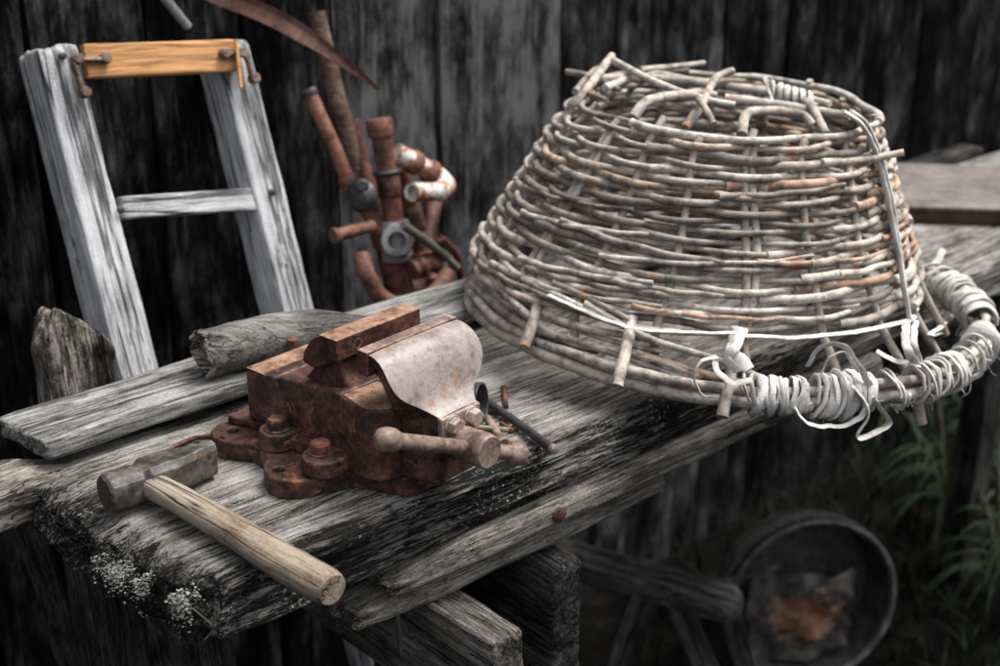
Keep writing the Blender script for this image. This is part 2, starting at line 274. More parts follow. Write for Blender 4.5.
# ------------------------------------------------------------------ mesh collector
class MB:
    def __init__(s): s.v = []; s.f = []; s.mi = []; s.rn = []; s.al = []
    def add(s, vs, fs, mi=0, rnd=0., along=None):
        o = len(s.v); s.v += [tuple(map(float, p)) for p in vs]; s.f += [tuple(int(i)+o for i in f) for f in fs]
        s.mi += [mi]*len(fs); s.rn += [rnd]*len(vs); s.al += list(along) if along is not None else [0.]*len(vs)
        return s
    def box(s, lo, hi, mi=0, rnd=0.):
        x0, y0, z0 = lo; x1, y1, z1 = hi
        return s.add([(x0, y0, z0), (x1, y0, z0), (x1, y1, z0), (x0, y1, z0), (x0, y0, z1), (x1, y0, z1), (x1, y1, z1), (x0, y1, z1)],
                     [(0, 3, 2, 1), (4, 5, 6, 7), (0, 1, 5, 4), (1, 2, 6, 5), (2, 3, 7, 6), (3, 0, 4, 7)], mi, rnd)
    def prism(s, pts, a0, a1, axis='z', mi=0, mi_cap=None, taper=1.0):
        """outline extruded along z (pts x,y) or along y (pts x,z)"""
        pts = list(pts); n = len(pts); ar = sum(pts[i][0]*pts[(i+1) % n][1]-pts[(i+1) % n][0]*pts[i][1] for i in range(n))
        if ar < 0: pts = pts[::-1]
        cx = sum(p[0] for p in pts)/n; cy = sum(p[1] for p in pts)/n
        def P(p, a, k=1.):
            q = (cx+(p[0]-cx)*k, cy+(p[1]-cy)*k)
            return (q[0], q[1], a) if axis == 'z' else (q[0], a, q[1])
        vs = [P(p, a0) for p in pts]+[P(p, a1, taper) for p in pts]
        fs = [(i, (i+1) % n, n+(i+1) % n, n+i) for i in range(n)]; caps = [tuple(range(n))[::-1], tuple(range(n, 2*n))]
        if axis == 'y': fs = [f[::-1] for f in fs]; caps = [c[::-1] for c in caps]
        s.add(vs, fs, mi); o = len(s.v)-2*n
        s.f += [tuple(i+o for i in c) for c in caps]; s.mi += [mi if mi_cap is None else mi_cap]*2
        return s
    def tube(s, pts, rad, seg=10, caps=True, mi=0, rnd=0., flat=1., noise_amp=0., seed=0, closed=False):
        pts = np.asarray(pts, float); n = len(pts)
        rad = np.full(n, rad) if np.isscalar(rad) else np.asarray(rad, float)
        if closed: T = np.roll(pts, -1, 0)-np.roll(pts, 1, 0)
        else: T = np.gradient(pts, axis=0)
        T /= np.linalg.norm(T, axis=1)[:, None]+1e-12
        up = np.array([0, 0, 1.]) if abs(T[0, 2]) < .9 else np.array([1., 0, 0])
        vs = []; a = nrm(np.cross(T[0], up)); ang = np.arange(seg)*2*math.pi/seg
        for i in range(n):
            a = a-T[i]*(a@T[i]); a = nrm(a); b = np.cross(T[i], a)
            r = rad[i]*np.ones(seg)
            if noise_amp:
                q = pts[i][None]*70+np.stack([np.cos(ang), np.sin(ang), ang*0], 1)*1.2
                r = r*(1+noise_amp*(vnoise(q, seed)-.5)*2)
            vs += list(pts[i]+(np.cos(ang)*r)[:, None]*a+(np.sin(ang)*r*flat)[:, None]*b)
        fs = []; m_ = n if closed else n-1
        for i in range(m_):
            j = (i+1) % n
            for k in range(seg):
                l = (k+1) % seg; fs.append((i*seg+k, i*seg+l, j*seg+l, j*seg+k))
        if caps and not closed: fs += [tuple(range(seg))[::-1], tuple((n-1)*seg+k for k in range(seg))]
        return s.add(vs, fs, mi, rnd, np.repeat(np.linspace(0, 1, n), seg))
    def cyl(s, p0, p1, r0, r1=None, seg=24, mi=0):
        r1 = r0 if r1 is None else r1; return s.tube([p0, p1], [r0, r1], seg, mi=mi)
    def lathe(s, o, axis, prof, seg=28, mi=0):           # prof: (distance along axis, radius)
        ax = nrm(axis); o = np.asarray(o, float); up = np.array([0, 0, 1.]) if abs(ax[2]) < .9 else np.array([1., 0, 0])
        a = nrm(np.cross(ax, up)); b = np.cross(ax, a); ang = np.arange(seg)*2*math.pi/seg; vs = []
        for d, r in prof: vs += list(o+ax*d+r*np.cos(ang)[:, None]*a+r*np.sin(ang)[:, None]*b)
        n = len(prof); fs = [(i*seg+k, i*seg+(k+1) % seg, (i+1)*seg+(k+1) % seg, (i+1)*seg+k) for i in range(n-1) for k in range(seg)]
        fs += [tuple(range(seg))[::-1], tuple((n-1)*seg+k for k in range(seg))]
        return s.add(vs, fs, mi)
    def ball(s, c, r, mi=0, sq=1.): 
        pr = [(-r*math.cos(t)*sq, max(r*math.sin(t), 1e-5)) for t in np.linspace(0, math.pi, 11)]
        return s.lathe(c, (0, 0, 1), pr, 16, mi)
    def build(s, name, mats, parent=None, Mw=None, bevel=0., smooth=40, attrs=False, seg=2):
        me = bpy.data.meshes.new(name); me.from_pydata(s.v, [], s.f)
        for m in (mats if isinstance(mats, (list, tuple)) else [mats]): me.materials.append(m)
        me.polygons.foreach_set('material_index', s.mi)
        if attrs:
            for nm, d in (('rnd', s.rn), ('along', s.al)):
                a = me.attributes.new(nm, 'FLOAT', 'POINT'); a.data.foreach_set('value', d)
        me.update(); return link(name, me, parent, Mw, bevel, smooth, seg)
WM = {}
def link(name, me, parent=None, Mw=None, bevel=0., smooth=40, seg=2):
    o = bpy.data.objects.new(name, me); C.objects.link(o)
    if smooth: me.polygons.foreach_set('use_smooth', [True]*len(me.polygons)); me.set_sharp_from_angle(angle=R(smooth))
    if parent is not None:
        o.parent = parent; Wp = WM[parent.name]
        if Mw is not None: o.matrix_basis = Wp.inverted() @ Mw; WM[o.name] = Mw
        else: WM[o.name] = Wp
    else:
        Mw = Mw or Matrix(); o.matrix_basis = Mw; WM[o.name] = Mw
    if bevel:
        b = o.modifiers.new('bevel', 'BEVEL'); b.width = bevel; b.segments = seg; b.limit_method = 'ANGLE'; b.angle_limit = R(32); b.harden_normals = False
    return o
def tag(o, label=None, cat=None, group=None, kind=None):
    if label: o['label'] = label
    if cat: o['category'] = cat
    if group: o['group'] = group
    if kind: o['kind'] = kind
    return o
def thing(name, Mw, label, cat, group=None):
    o = bpy.data.objects.new(name, None); o.empty_display_size = .05; C.objects.link(o); o.matrix_basis = Mw; WM[o.name] = Mw
    return tag(o, label, cat, group)
def T(p): return Matrix.Translation(Vector([float(x) for x in p]))
def spline(P, n=8, closed=False):
    P = np.asarray(P, float); m = len(P); out = []
    for i in range(m if closed else m-1):
        if closed: p0, p1, p2, p3 = P[i-1], P[i], P[(i+1) % m], P[(i+2) % m]
        else: p0, p1, p2, p3 = P[max(i-1, 0)], P[i], P[i+1], P[min(i+2, m-1)]
        for t in np.arange(n)/n:
            out.append(.5*(2*p1+(p2-p0)*t+(2*p0-5*p1+4*p2-p3)*t*t+(3*p1-p0-3*p2+p3)*t**3))
    if not closed: out.append(P[-1])
    return np.array(out)

def plank(name, dim, Mw, m, parent=None, res=(.006, .004, .004), rnd=.004, grain=.0012, rough=.0015, seed=0, endrag=.0, shape=None, stainfn=None, smooth=60, nend=.0):
    """timber along local x from 0; y 0..W; z -T..0; surface really displaced by grain, rounded worn edges, ragged ends"""
    L, W, Tk = dim; nx, ny, nz = [max(2, int(round(d/r))) for d, r in zip(dim, res)]
    vid = {}; vs = []; fs = []
    def vert(i, j, k):
        key = (i, j, k)
        if key not in vid: vid[key] = len(vs); vs.append((i/nx, j/ny, k/nz))
        return vid[key]
    for i in range(nx):
        for j in range(ny):
            fs.append((vert(i, j, nz), vert(i+1, j, nz), vert(i+1, j+1, nz), vert(i, j+1, nz)))
            fs.append((vert(i, j, 0), vert(i, j+1, 0), vert(i+1, j+1, 0), vert(i+1, j, 0)))
        for k in range(nz):
            fs.append((vert(i, 0, k), vert(i+1, 0, k), vert(i+1, 0, k+1), vert(i, 0, k+1)))
            fs.append((vert(i, ny, k), vert(i, ny, k+1), vert(i+1, ny, k+1), vert(i+1, ny, k)))
    for j in range(ny):
        for k in range(nz):
            fs.append((vert(0, j, k), vert(0, j, k+1), vert(0, j+1, k+1), vert(0, j+1, k)))
            fs.append((vert(nx, j, k), vert(nx, j+1, k), vert(nx, j+1, k+1), vert(nx, j, k+1)))
    P = np.array(vs)*np.array([L, W, Tk])-np.array([0, 0, Tk])
    c = np.array([L/2, W/2, -Tk/2]); h = np.array([L, W, Tk])/2; Q = P-c
    rr = np.minimum(rnd*(.5+1.6*fbm(P*np.array([9, 14, 14]), seed+50, 3)), h.min()*.95)[:, None]
    inner = np.clip(Q, -h+rr, h-rr); d = Q-inner; ln = np.linalg.norm(d, axis=1)[:, None]+1e-9; nr = d/ln
    Q = inner+nr*rr*np.minimum(1, ln/rr*1.0+1.0)
    Gp = (Q+c)*np.array([5, 170, 170]); gr = fbm(Gp, seed, 4, .6)-.5
    rg = fbm((Q+c)*np.array([16, 40, 40]), seed+9, 4)-.5
    crk = np.abs(fbm((Q+c)*np.array([2.0, 55, 55]), seed+23, 2)-.5); cg = np.clip((fbm((Q+c)*np.array([3, 12, 12]), seed+31, 2)-.45)*6, 0, 1)
    deep = -np.exp(-(crk/.022)**2)*cg
    endm = np.abs(nr[:, :1])
    Q = Q+nr*((gr*grain*2)[:, None]*(1-endm)+(rg*rough*2)[:, None]+(deep*grain*2.6)[:, None]*(1-endm))
    P = Q+c
    if endrag:
        e = fbm(P*np.array([4, 60, 90]), seed+71, 4, .6)-.35
        for s_, x0 in ((1, 0.), (-1, L)):
            k = np.clip(1-np.abs(P[:, 0]-x0)/(endrag*3), 0, 1)
            P[:, 0] += s_*k*endrag*2*e
    if shape is not None: P = shape(P)
    me = bpy.data.meshes.new(name); me.from_pydata(P.tolist(), [], fs); me.materials.append(m)
    if stainfn is not None:
        a = me.attributes.new('stain', 'FLOAT', 'POINT'); a.data.foreach_set('value', np.asarray(stainfn(P), float))
    me.update(); return link(name, me, parent, Mw, 0, smooth)
def benchM(u, v, z): return BENCH @ Matrix.Translation((u, v, z))

# ================================================================== SETTING
gm = MB(); gm.add([(-40, -40, 0), (40, -40, 0), (40, 40, 0), (-40, 40, 0)], [(0, 1, 2, 3)]); tag(gm.build('ground', M['soil']), kind='structure')
WV = .76
def wall():
    rng = random.Random(4); edges = {}
    us = [float((on_v(x, 100, WV)-O)@U) for x in (335, 440, 560, 720)]
    e = list(us)
    while e[0] > -1.4: e.insert(0, e[0]-rng.uniform(.13, .19))
    while e[-1] < 4.6: e.append(e[-1]+rng.uniform(.17, .24))
    m = MB(); gr = []
    for i in range(len(e)-1):
        a, b = e[i]+rng.uniform(.003, .005), e[i+1]-rng.uniform(.003, .005); mid = (a+b)/2
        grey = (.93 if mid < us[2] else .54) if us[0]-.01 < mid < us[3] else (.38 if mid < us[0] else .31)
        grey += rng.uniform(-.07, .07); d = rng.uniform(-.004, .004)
        n0 = len(m.v); nx, nz = 5, 30
        vs = [];
        for s_ in (0, 1):
            for k in range(nz+1):
                for j in range(nx+1):
                    x = a+(b-a)*j/nx; z = -.02+2.6*k/nz
                    cup = .003*math.cos((j/nx-.5)*math.pi)+.002*math.sin(z*3+i)
                    xe = x+(.002*math.sin(z*5+i*2+j) if j in (0, nx) else 0)
                    vs.append((xe, WV+d-cup if s_ == 0 else WV+.024+d, z))
        n1 = (nx+1)*(nz+1); fs = []
        for k in range(nz):
            for j in range(nx):
                q = k*(nx+1)+j; fs.append((q, q+1, q+nx+2, q+nx+1)); fs.append((n1+q, n1+q+nx+1, n1+q+nx+2, n1+q+1))
            l = k*(nx+1); fs.append((l, l+nx+1, n1+l+nx+1, n1+l)); r_ = l+nx; fs.append((r_, n1+r_, n1+r_+nx+1, r_+nx+1))
        t_ = nz*(nx+1)
        for j in range(nx): fs.append((t_+j, t_+j+1, n1+t_+j+1, n1+t_+j)); fs.append((j, n1+j, n1+j+1, j+1))
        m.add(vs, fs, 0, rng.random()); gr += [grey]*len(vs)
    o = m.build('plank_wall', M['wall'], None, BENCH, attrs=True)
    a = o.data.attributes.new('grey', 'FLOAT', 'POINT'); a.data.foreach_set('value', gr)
    tag(o, 'black weathered wall of upright boards behind the workbench', 'wall')
    bk = MB(); bk.box((-1.4, WV+.05, -.02), (4.6, WV+.09, 2.58)); bk.build('interior_dark_sheet', M['backing'], o, BENCH)  # near-black sheet added to stand for the barn's inside darkness behind the gaps
wall()

# ================================================================== WORKBENCH
bench = thing('workbench', benchM(0, .055, 0), 'weathered grey plank workbench with blackened front edge carrying the vise', 'workbench')
ZT = .85; V0 = .060
def top_shape(P):
    P = P.copy(); x, y, z = P[:, 0], P[:, 1], P[:, 2]
    ef = np.clip(1-y/.022, 0, 1); n = fbm(P*np.array([7, 20, 20]), 5, 4)
    P[:, 2] = z-ef**2*(.002+.011*n)*np.clip((z+.05)/.02, 0, 1)                  # front edge worn away
    P[:, 1] += np.clip(1-y/.02, 0, 1)*(.016*(fbm(np.stack([x*5, z*70, x*0], 1), 8, 4, .6)-.45)+.005*(fbm(np.stack([x*14, z*260, x*0], 1), 18, 3)-.5))
    el = np.clip(1-x/.07, 0, 1); n2 = fbm(np.stack([y*22, z*30, x*14], 1), 3, 4)
    P[:, 0] += el*(.045*n2-.004)+np.clip(1-x/.06, 0, 1)*np.clip((.11-y)/.11, 0, 1)*.028
    P[:, 2] -= el**2*(.004+.014*n2)*np.clip((z+.05)/.03, 0, 1)
    return P
def top_stain(P):
    x, y = P[:, 0], P[:, 1]
    f = np.clip(1.3-y/.026, 0, 1)*np.clip((x-.05)/.12, .45, 1)*np.clip((1.05-x)/.3, .35, 1)
    wav = fbm(np.stack([x*8, y*20, x*0], 1), 61, 4)
    f = f*(.42+.62*wav)
    e = np.clip(1.3-x/.075, 0, 1)*(.55+.7*wav)
    b = np.clip((wav-.5)*2.2, 0, .4)*np.clip((.40-x)/.2, 0, 1)
    return np.clip(np.maximum(f, e)+b, 0, .95)-.16
plank('tabletop', (1.9, .305, .058), benchM(0, V0, ZT), M['plank'], bench, res=(.0045, .0016, .002), rnd=.003, grain=.0011, rough=.0012, seed=2, endrag=.010, shape=top_shape, stainfn=top_stain)
def rail_shape(P):
    P = P.copy(); k = np.clip(1-P[:, 0]/.10, 0, 1); P[:, 2] -= k*.016*np.clip((P[:, 2]+.03)/.03, 0, 1); P[:, 1] += k*.010; return P
plank('front_rail', (.78, .048, .026), benchM(.225, .043, .7915), M['railwood'], bench, res=(.005, .0025, .003), rnd=.004, grain=.001, seed=12, endrag=.012, shape=rail_shape)
plank('lower_rail', (.42, .045, .034), benchM(.195, .061, .7645), M['railwood'], bench, res=(.005, .0025, .003), rnd=.005, grain=.0012, seed=14, endrag=.010, shape=rail_shape)
def beamM(u0, v0, z):      # runs from the back of the bench out to the front: local x = -V
    return frame(uvz(u0, v0, z), -V, U, Zv)
def beam_shape(P): P = P.copy(); return P
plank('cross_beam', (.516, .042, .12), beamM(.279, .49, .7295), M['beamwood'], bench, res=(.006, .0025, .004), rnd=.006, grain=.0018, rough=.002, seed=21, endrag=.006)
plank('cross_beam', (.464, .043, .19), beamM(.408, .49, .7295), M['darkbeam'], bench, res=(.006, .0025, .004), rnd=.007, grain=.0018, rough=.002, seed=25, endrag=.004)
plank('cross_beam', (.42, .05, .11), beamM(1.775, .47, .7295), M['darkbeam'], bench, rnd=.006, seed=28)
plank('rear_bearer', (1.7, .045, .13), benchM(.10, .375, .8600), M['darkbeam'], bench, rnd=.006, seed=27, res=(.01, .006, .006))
def legM(p0, p1): return frame_along(np.array(p0), np.array(p1), up=V)
def leg(p0, p1, w, t_, m, seed):
    p0 = np.array(p0); p1 = np.array(p1); Mx = legM(p0, p1)
    return plank('leg', (float(np.linalg.norm(p1-p0)), w, t_), Mx, M[m], bench, rnd=.005, seed=seed, res=(.008, .004, .004))
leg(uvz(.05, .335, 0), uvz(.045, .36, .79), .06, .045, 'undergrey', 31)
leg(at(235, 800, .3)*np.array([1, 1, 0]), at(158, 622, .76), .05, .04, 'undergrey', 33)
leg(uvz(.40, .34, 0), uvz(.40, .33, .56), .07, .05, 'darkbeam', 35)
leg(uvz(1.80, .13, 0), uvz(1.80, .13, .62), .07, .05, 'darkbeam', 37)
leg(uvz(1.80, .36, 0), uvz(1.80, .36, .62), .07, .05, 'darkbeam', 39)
# bolt through the front rail, nail under it
bm_ = MB(); p = on_v(559, 514, .043)+V*.004; bm_.lathe(p, -V, [(-.01, .006), (.002, .006), (.002, .0085), (.006, .0085), (.0075, .006)], 16); bm_.build('rail_bolt', M['iron'], bench, Matrix(), smooth=35)
bm_ = MB(); p = uvz(.240, .066, .735); bm_.cyl(p, p-Zv*.045+U*.002, .0022); bm_.build('nail', M['darkmetal'], bench, Matrix())
# lichen crust along the rotten left end
def lichen():
    rng = np.random.default_rng(3); m = MB(); nn = 0
    ico = bmesh.new(); bmesh.ops.create_icosphere(ico, subdivisions=1, radius=1); bv = np.array([v.co[:] for v in ico.verts]); bf = [[v.index for v in f.verts] for f in ico.faces]; ico.free()
    while nn < 1600:
        y = rng.uniform(.0, .16); cl = vnoise(np.array([[y*130, 3.3, 1.]]), 7)[0]
        if cl < .40 + .2*(y > .125): continue
        x = abs(rng.normal(.006, .011))+np.clip((.11-y)/.11, 0, 1)*.026; z = -.009-abs(rng.normal(0, .013))
        r = .0002+.0009*rng.random()**3
        m.add(bv*(r*rng.uniform(.6, 1.7, 3)*np.array([1, 1.2, .55]))*(1+1.3*(rng.random((len(bv), 1))-.5))+np.array([x, y, z]), bf); nn += 1
    o = m.build('lichen_crust', M['lichen'], bench, benchM(0, V0, ZT), smooth=0); o['kind'] = 'stuff'
lichen()

# loose plank lying along the back of the bench
def loose_shape(P):
    P = P.copy(); P[:, 0] += np.clip(1-P[:, 0]/.05, 0, 1)*(.10-P[:, 1])*.12; P[:, 2] += .002*np.sin(P[:, 0]*5); return P
tag(plank('loose_plank', (1.15, .092, .020), benchM(.024, .335, .8815), M['greywood'], None, res=(.0045, .0017, .003), rnd=.004, grain=.0011, seed=41, endrag=.006, shape=loose_shape),
    'pale grey loose plank lying along the back of the workbench, left of the vise', 'plank')
# split branch wood poking in from the left
def split(P):
    P = P.copy(); x = P[:, 0]; P[:, 2] += .010*np.sin(x*22)-.006*(fbm(P*np.array([12, 60, 60]), 3, 4)-.5)*3; P[:, 1] += .012*np.sin(x*17+1); 
    k = np.clip((x-.10)/.12, 0, 1); c_ = np.array([0, .02, -.014]); P[:, 1] = c_[1]+(P[:, 1]-c_[1])*(1-.6*k); P[:, 2] = c_[2]+(P[:, 2]-c_[2])*(1-.6*k); return P
a_, b_ = at(-62, 528, .845), at(92, 462, .85)
tag(plank('split_branch', (float(np.linalg.norm(b_-a_)), .05, .032), frame_along(a_, b_), M['splinter'], None, res=(.004, .002, .0025), rnd=.010, grain=.0028, rough=.003, seed=51, endrag=.01, shape=split),
    'split weathered branch beside the rotten left end of the workbench', 'branch')
a_, b_ = at(-50, 562, .815), at(70, 492, .815)
tag(plank('split_branch', (float(np.linalg.norm(b_-a_)), .034, .024), frame_along(a_, b_), M['splinter'], None, res=(.004, .002, .0025), rnd=.009, grain=.0028, rough=.003, seed=55, endrag=.01, shape=split),
    'thin splintered branch piece at the left picture edge, below the thicker split one', 'branch')

# ================================================================== VISE (millimetres in its own frame: x along the screw, y along the jaws)
AZ = R(131); VX = np.array([math.sin(AZ), math.cos(AZ), 0]); VY = np.array([-math.cos(AZ), math.sin(AZ), 0])
VO = at(310, 440, ZT)+.01*VY+np.array([0, 0, .0008]); VM = frame(VO, VX, VY, Zv)
vise = thing('bench_vise', VM, 'rusty iron bench vise with pale worn front jaw, bolted on the workbench', 'vise')
def mm(pts): return [tuple(c/1000 for c in p) for p in pts]
def arc(cx, cy, r, a0, a1, n=10): return [(cx+r*math.cos(R(a0+(a1-a0)*i/n)), cy+r*math.sin(R(a0+(a1-a0)*i/n))) for i in range(n+1)]
def vb(m, name, mats, parent=vise, bevel=.0018, smooth=38, seg=3): return m.build(name, mats, parent, None, bevel, smooth, seg=seg)
def cut(o, cutter):                                        # real holes, baked into the mesh
    me = bpy.data.meshes.new('cut'); me.from_pydata(cutter.v, [], cutter.f); co = bpy.data.objects.new('cut', me); C.objects.link(co)
    co.parent = o.parent; co.matrix_basis = o.matrix_basis.copy()
    mods = [(x.width, x.segments) for x in o.modifiers]; o.modifiers.clear()
    b = o.modifiers.new('b', 'BOOLEAN'); b.operation = 'DIFFERENCE'; b.object = co; b.solver = 'EXACT'
    bpy.context.view_layer.update(); dg = bpy.context.evaluated_depsgraph_get()
    nm = bpy.data.meshes.new_from_object(o.evaluated_get(dg)); old = o.data; o.modifiers.clear(); o.data = nm; bpy.data.objects.remove(co)
    nm.name = old.name
    nm.polygons.foreach_set('use_smooth', [True]*len(nm.polygons)); nm.set_sharp_from_angle(angle=R(38))
    for w_, s_ in mods:
        bb = o.modifiers.new('bevel', 'BEVEL'); bb.width = w_; bb.segments = s_; bb.limit_method = 'ANGLE'; bb.angle_limit = R(32)
m = MB()
out = [(164, 8), (157, -33), (125, -44), (108, -52)]+[(103, -64)]+arc(62, -78, 33, -5, -150, 12)+[(26, -84), (12, -82), (-4, -80)]+arc(-38, -68, 27, -70, -230, 10)+[(-50, -20), (-56, 10)]+arc(-30, 62, 26, 170, 60, 6)+arc(52, 78, 30, 120, -10, 8)+[(104, 46), (130, 34)]
m.prism(mm(out), 0, .0195)
base = vb(m, 'base_plate', M['iron'], bevel=.0022)
c_ = MB(); c_.cyl((.055, -.096, -.01), (.055, -.096, .04), .0058); c_.cyl((-.042, -.072, -.01), (-.042, -.072, .04), .0058); cut(base, c_)
m = MB(); m.prism(mm([(p[0], p[1]) for p in arc(40, -2, 62, 0, 360, 40)[:-1]]), .0197, .034); m.prism(mm([(-58, -66), (-10, -52), (-6, -22), (-58, -28)]), .0202, .0285)
m.prism(mm(arc(18, -64, 19, 0, -180, 14)+[(-2, -30), (38, -30)]), .0203, .0385, taper=.96)
m.prism(mm(arc(89, -70, 21.5, 0, -180, 16)+[(66, -30), (108, -34)]), .0206, .0365, taper=.96)
swb = vb(m, 'swivel_base', M['iron'], bevel=.002)
def hexa(m, o, ax, r, h, rot=0., seg=6):
    ax = nrm(ax); up = np.array([0, 0, 1.]) if abs(ax[2]) < .9 else np.array([1., 0, 0]); a = nrm(np.cross(ax, up)); b = np.cross(ax, a); o = np.asarray(o, float)
    vs = []
    for d, k in ((0, 1), (h*.8, 1), (h, .86)):
        for i in range(seg): t_ = rot+2*math.pi*i/seg; vs.append(o+ax*d+r*k*(math.cos(t_)*a+math.sin(t_)*b))
    n = seg; fs = [(l*n+i, l*n+(i+1) % n, (l+1)*n+(i+1) % n, (l+1)*n+i) for l in (0, 1) for i in range(n)]+[tuple(range(n))[::-1], tuple(range(2*n, 3*n))]
    m.add(vs, fs)
m = MB(); m.lathe((.019, -.066, .038), (0, 0, 1), [(0, .0125), (.0022, .0125)]); hexa(m, (.019, -.066, .0405), (0, 0, 1), .0098, .0095, .3); vb(m, 'base_bolt', M['iron'], swb, bevel=.0006)
m = MB(); m.lathe((.085, -.07, .036), (0, 0, 1), [(0, .0115), (.002, .0115), (.002, .0092), (.0042, .0092), (.0048, .0098), (.0064, .0092), (.0072, .0098), (.0088, .0092), (.0098, .0096), (.0116, .0086)]); tag(vb(m, 'base_bolt', M['redbolt'], swb, bevel=.0), 'bright red rusty bolt')
# fixed body, neck, back jaw
m = MB()
m.prism(mm([(-22, 30), (98, 30), (98, 94), (60, 91), (8, 85), (-22, 82)]), -.054, .054, 'y')
m.prism(mm([(-34, 30), (9, 30), (9, 86.5), (-34, 81)]), -.058, .058, 'y')
m.prism(mm([(98, -54), (126, -60)]+arc(130, -36, 24, -85, 62, 12)+[(100, -8)]), .0198, .0925)
m.prism(mm([(97, 22), (112, 22), (118, 34), (116, 52), (97, 53)]), .030, .088)
vb(m, 'fixed_body', M['iron'], bevel=.003)
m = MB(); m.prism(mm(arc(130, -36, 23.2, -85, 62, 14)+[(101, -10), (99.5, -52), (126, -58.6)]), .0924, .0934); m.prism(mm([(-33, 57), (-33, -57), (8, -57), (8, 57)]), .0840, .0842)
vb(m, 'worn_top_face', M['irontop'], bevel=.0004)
m = MB(); m.prism(mm([(30, 84), (96, 90), (88, 102), (84, 122), (52, 122), (44, 100)]), -.040, .040, 'y'); vb(m, 'jaw_neck', M['iron'], bevel=.004)
m = MB(); m.prism(mm([(86, 144), (70, 144), (58, 136), (47, 121), (45.5, 111), (60, 108), (78, 117), (86, 126)]), -.053, .053, 'y'); vb(m, 'fixed_jaw', M['ironred'], bevel=.0025)
m = MB(); m.prism(mm([(86.5, 125.5), (95.5, 125.5), (95.5, 145.6), (72, 145.6), (72, 144.3), (86.5, 144.3)]), -.054, .054, 'y', 0)
jp = vb(m, 'jaw_plate', [M['ironred'], M['irontop']], bevel=.0012)
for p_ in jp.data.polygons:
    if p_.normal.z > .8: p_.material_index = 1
for y in (-.028, .030):
    m = MB(); m.lathe((.0953, y, .1355), (1, 0, 0), [(-.001, .005), (.0004, .005), (.0005, .0042), (-.0006, .0036)], 18); vb(m, 'plate_screw', M['redbolt'], jp, bevel=0)
# moving jaw: slide, jaw shell, plate
m = MB()
sx = [(98, 33), (150, 33), (178, 28), (191, 24.5)]
vs_ = []
for x, y in sx:
    for yy, zz in ((-y, 20.4), (y, 20.4), (y, 90 if x < 170 else 88), (-y, 90 if x < 170 else 88)): vs_.append((x/1000, yy/1000, zz/1000))
fs_ = [(0, 3, 2, 1), (12, 13, 14, 15)]+[(4*i+k, 4*i+(k+1) % 4, 4*i+4+(k+1) % 4, 4*i+4+k) for i in range(3) for k in range(4)]
m.add(vs_, fs_); vb(m, 'slide', M['iron'], bevel=.0025)
st = np.array([(140, 146.5, 57, 133, 124), (148, 145.6, 58, 138, 121), (156, 142, 59, 143, 116), (163, 135.5, 60, 148, 110), (168.5, 127.5, 60, 153, 103), (173, 118, 57, 157, 96), (176.5, 109, 49, 156, 85), (180, 102, 39, 162, 80), (185, 96, 31, 168, 76), (191, 91.5, 26, 176, 74), (195, 90, 25, 186, 73)])
ss = spline(st, 4); NY = 14; m = MB(); vt = []; vbm = []
for q in ss:
    for j in range(NY+1):
        y = -1+2*j/NY; cr = 1.4*(1-abs(y)**3)
        vt.append((q[0]/1000, q[2]*y/1000, (q[1]+cr-1.4)/1000)); kk = max(0, (q[1]-q[4]-12)/30); vbm.append((q[3]/1000, q[2]*y*(.985-.30*min(1, kk+.25))/1000, q[4]/1000))
n_ = len(ss); W1 = NY+1; K = n_*W1
m.add(vt+vbm, [], 0)
def addf(f, mi): m.f.append(f); m.mi.append(mi)
for i in range(n_-1):
    for j in range(NY):
        a0 = i*W1+j; addf((a0, a0+W1, a0+W1+1, a0+1), 0); addf((K+a0, K+a0+1, K+a0+W1+1, K+a0+W1), 1)
    a0 = i*W1; addf((a0, K+a0, K+a0+W1, a0+W1), 1); a0 += NY; addf((a0, a0+W1, K+a0+W1, K+a0), 1)
for j in range(NY):
    addf((j, j+1, K+j+1, K+j), 1); a0 = (n_-1)*W1+j; addf((a0, K+a0, K+a0+1, a0+1), 1)
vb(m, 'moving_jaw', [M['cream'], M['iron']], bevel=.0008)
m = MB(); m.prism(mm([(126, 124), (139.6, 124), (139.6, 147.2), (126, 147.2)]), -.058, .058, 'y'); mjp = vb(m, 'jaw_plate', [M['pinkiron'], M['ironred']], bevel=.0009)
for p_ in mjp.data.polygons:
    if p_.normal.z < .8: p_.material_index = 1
m = MB(); m.prism(mm([(191.2, 66), (197, 66), (197.6, 88.5), (191.2, 89.4)]), -.0255, .0255, 'y'); fplate = vb(m, 'front_plate', M['pinkiron'], bevel=.0014)
for y in (-.0115, .0135):
    m = MB(); m.lathe((.1972, y, .0785), (1, 0, 0), [(-.001, .0098), (.0012, .0098)]); hexa(m, (.1984, y, .0785), (1, 0, 0), .0088, .0075, .35 if y < 0 else .1); vb(m, 'hex_bolt', M['boltiron'], fplate, bevel=.0007)
ky, kz = -.005, .0615
m = MB(); m.lathe((.19, ky, kz), (1, 0, 0), [(0, .012), (.004, .0142), (.014, .0152), (.040, .0162), (.0445, .0158), (.046, .0147)], 36); m.cyl((.12, ky, kz), (.192, ky, kz), .0125); sch = vb(m, 'screw_head', M['pinkiron'], bevel=.0008)
pa, pb = np.array([.216, -.1095, .107]), np.array([.216, .048, .0345]); bd = nrm(pb-pa)
m = MB(); m.tube(spline([pa, (pa+pb)/2, pb], 6), .0071, 20)
m.lathe(pa-bd*.013, bd, [(0, .0035), (.0015, .0072), (.005, .0098), (.011, .0108), (.018, .0104), (.0225, .0088), (.026, .0072)], 24)
m.lathe(pb-bd*.004, bd, [(0, .0076), (.003, .0096), (.006, .0112), (.012, .0118), (.016, .0110), (.0185, .008), (.0195, .003)], 24)
vb(m, 'handle_bar', M['pinkiron'], sch, bevel=0, smooth=45)

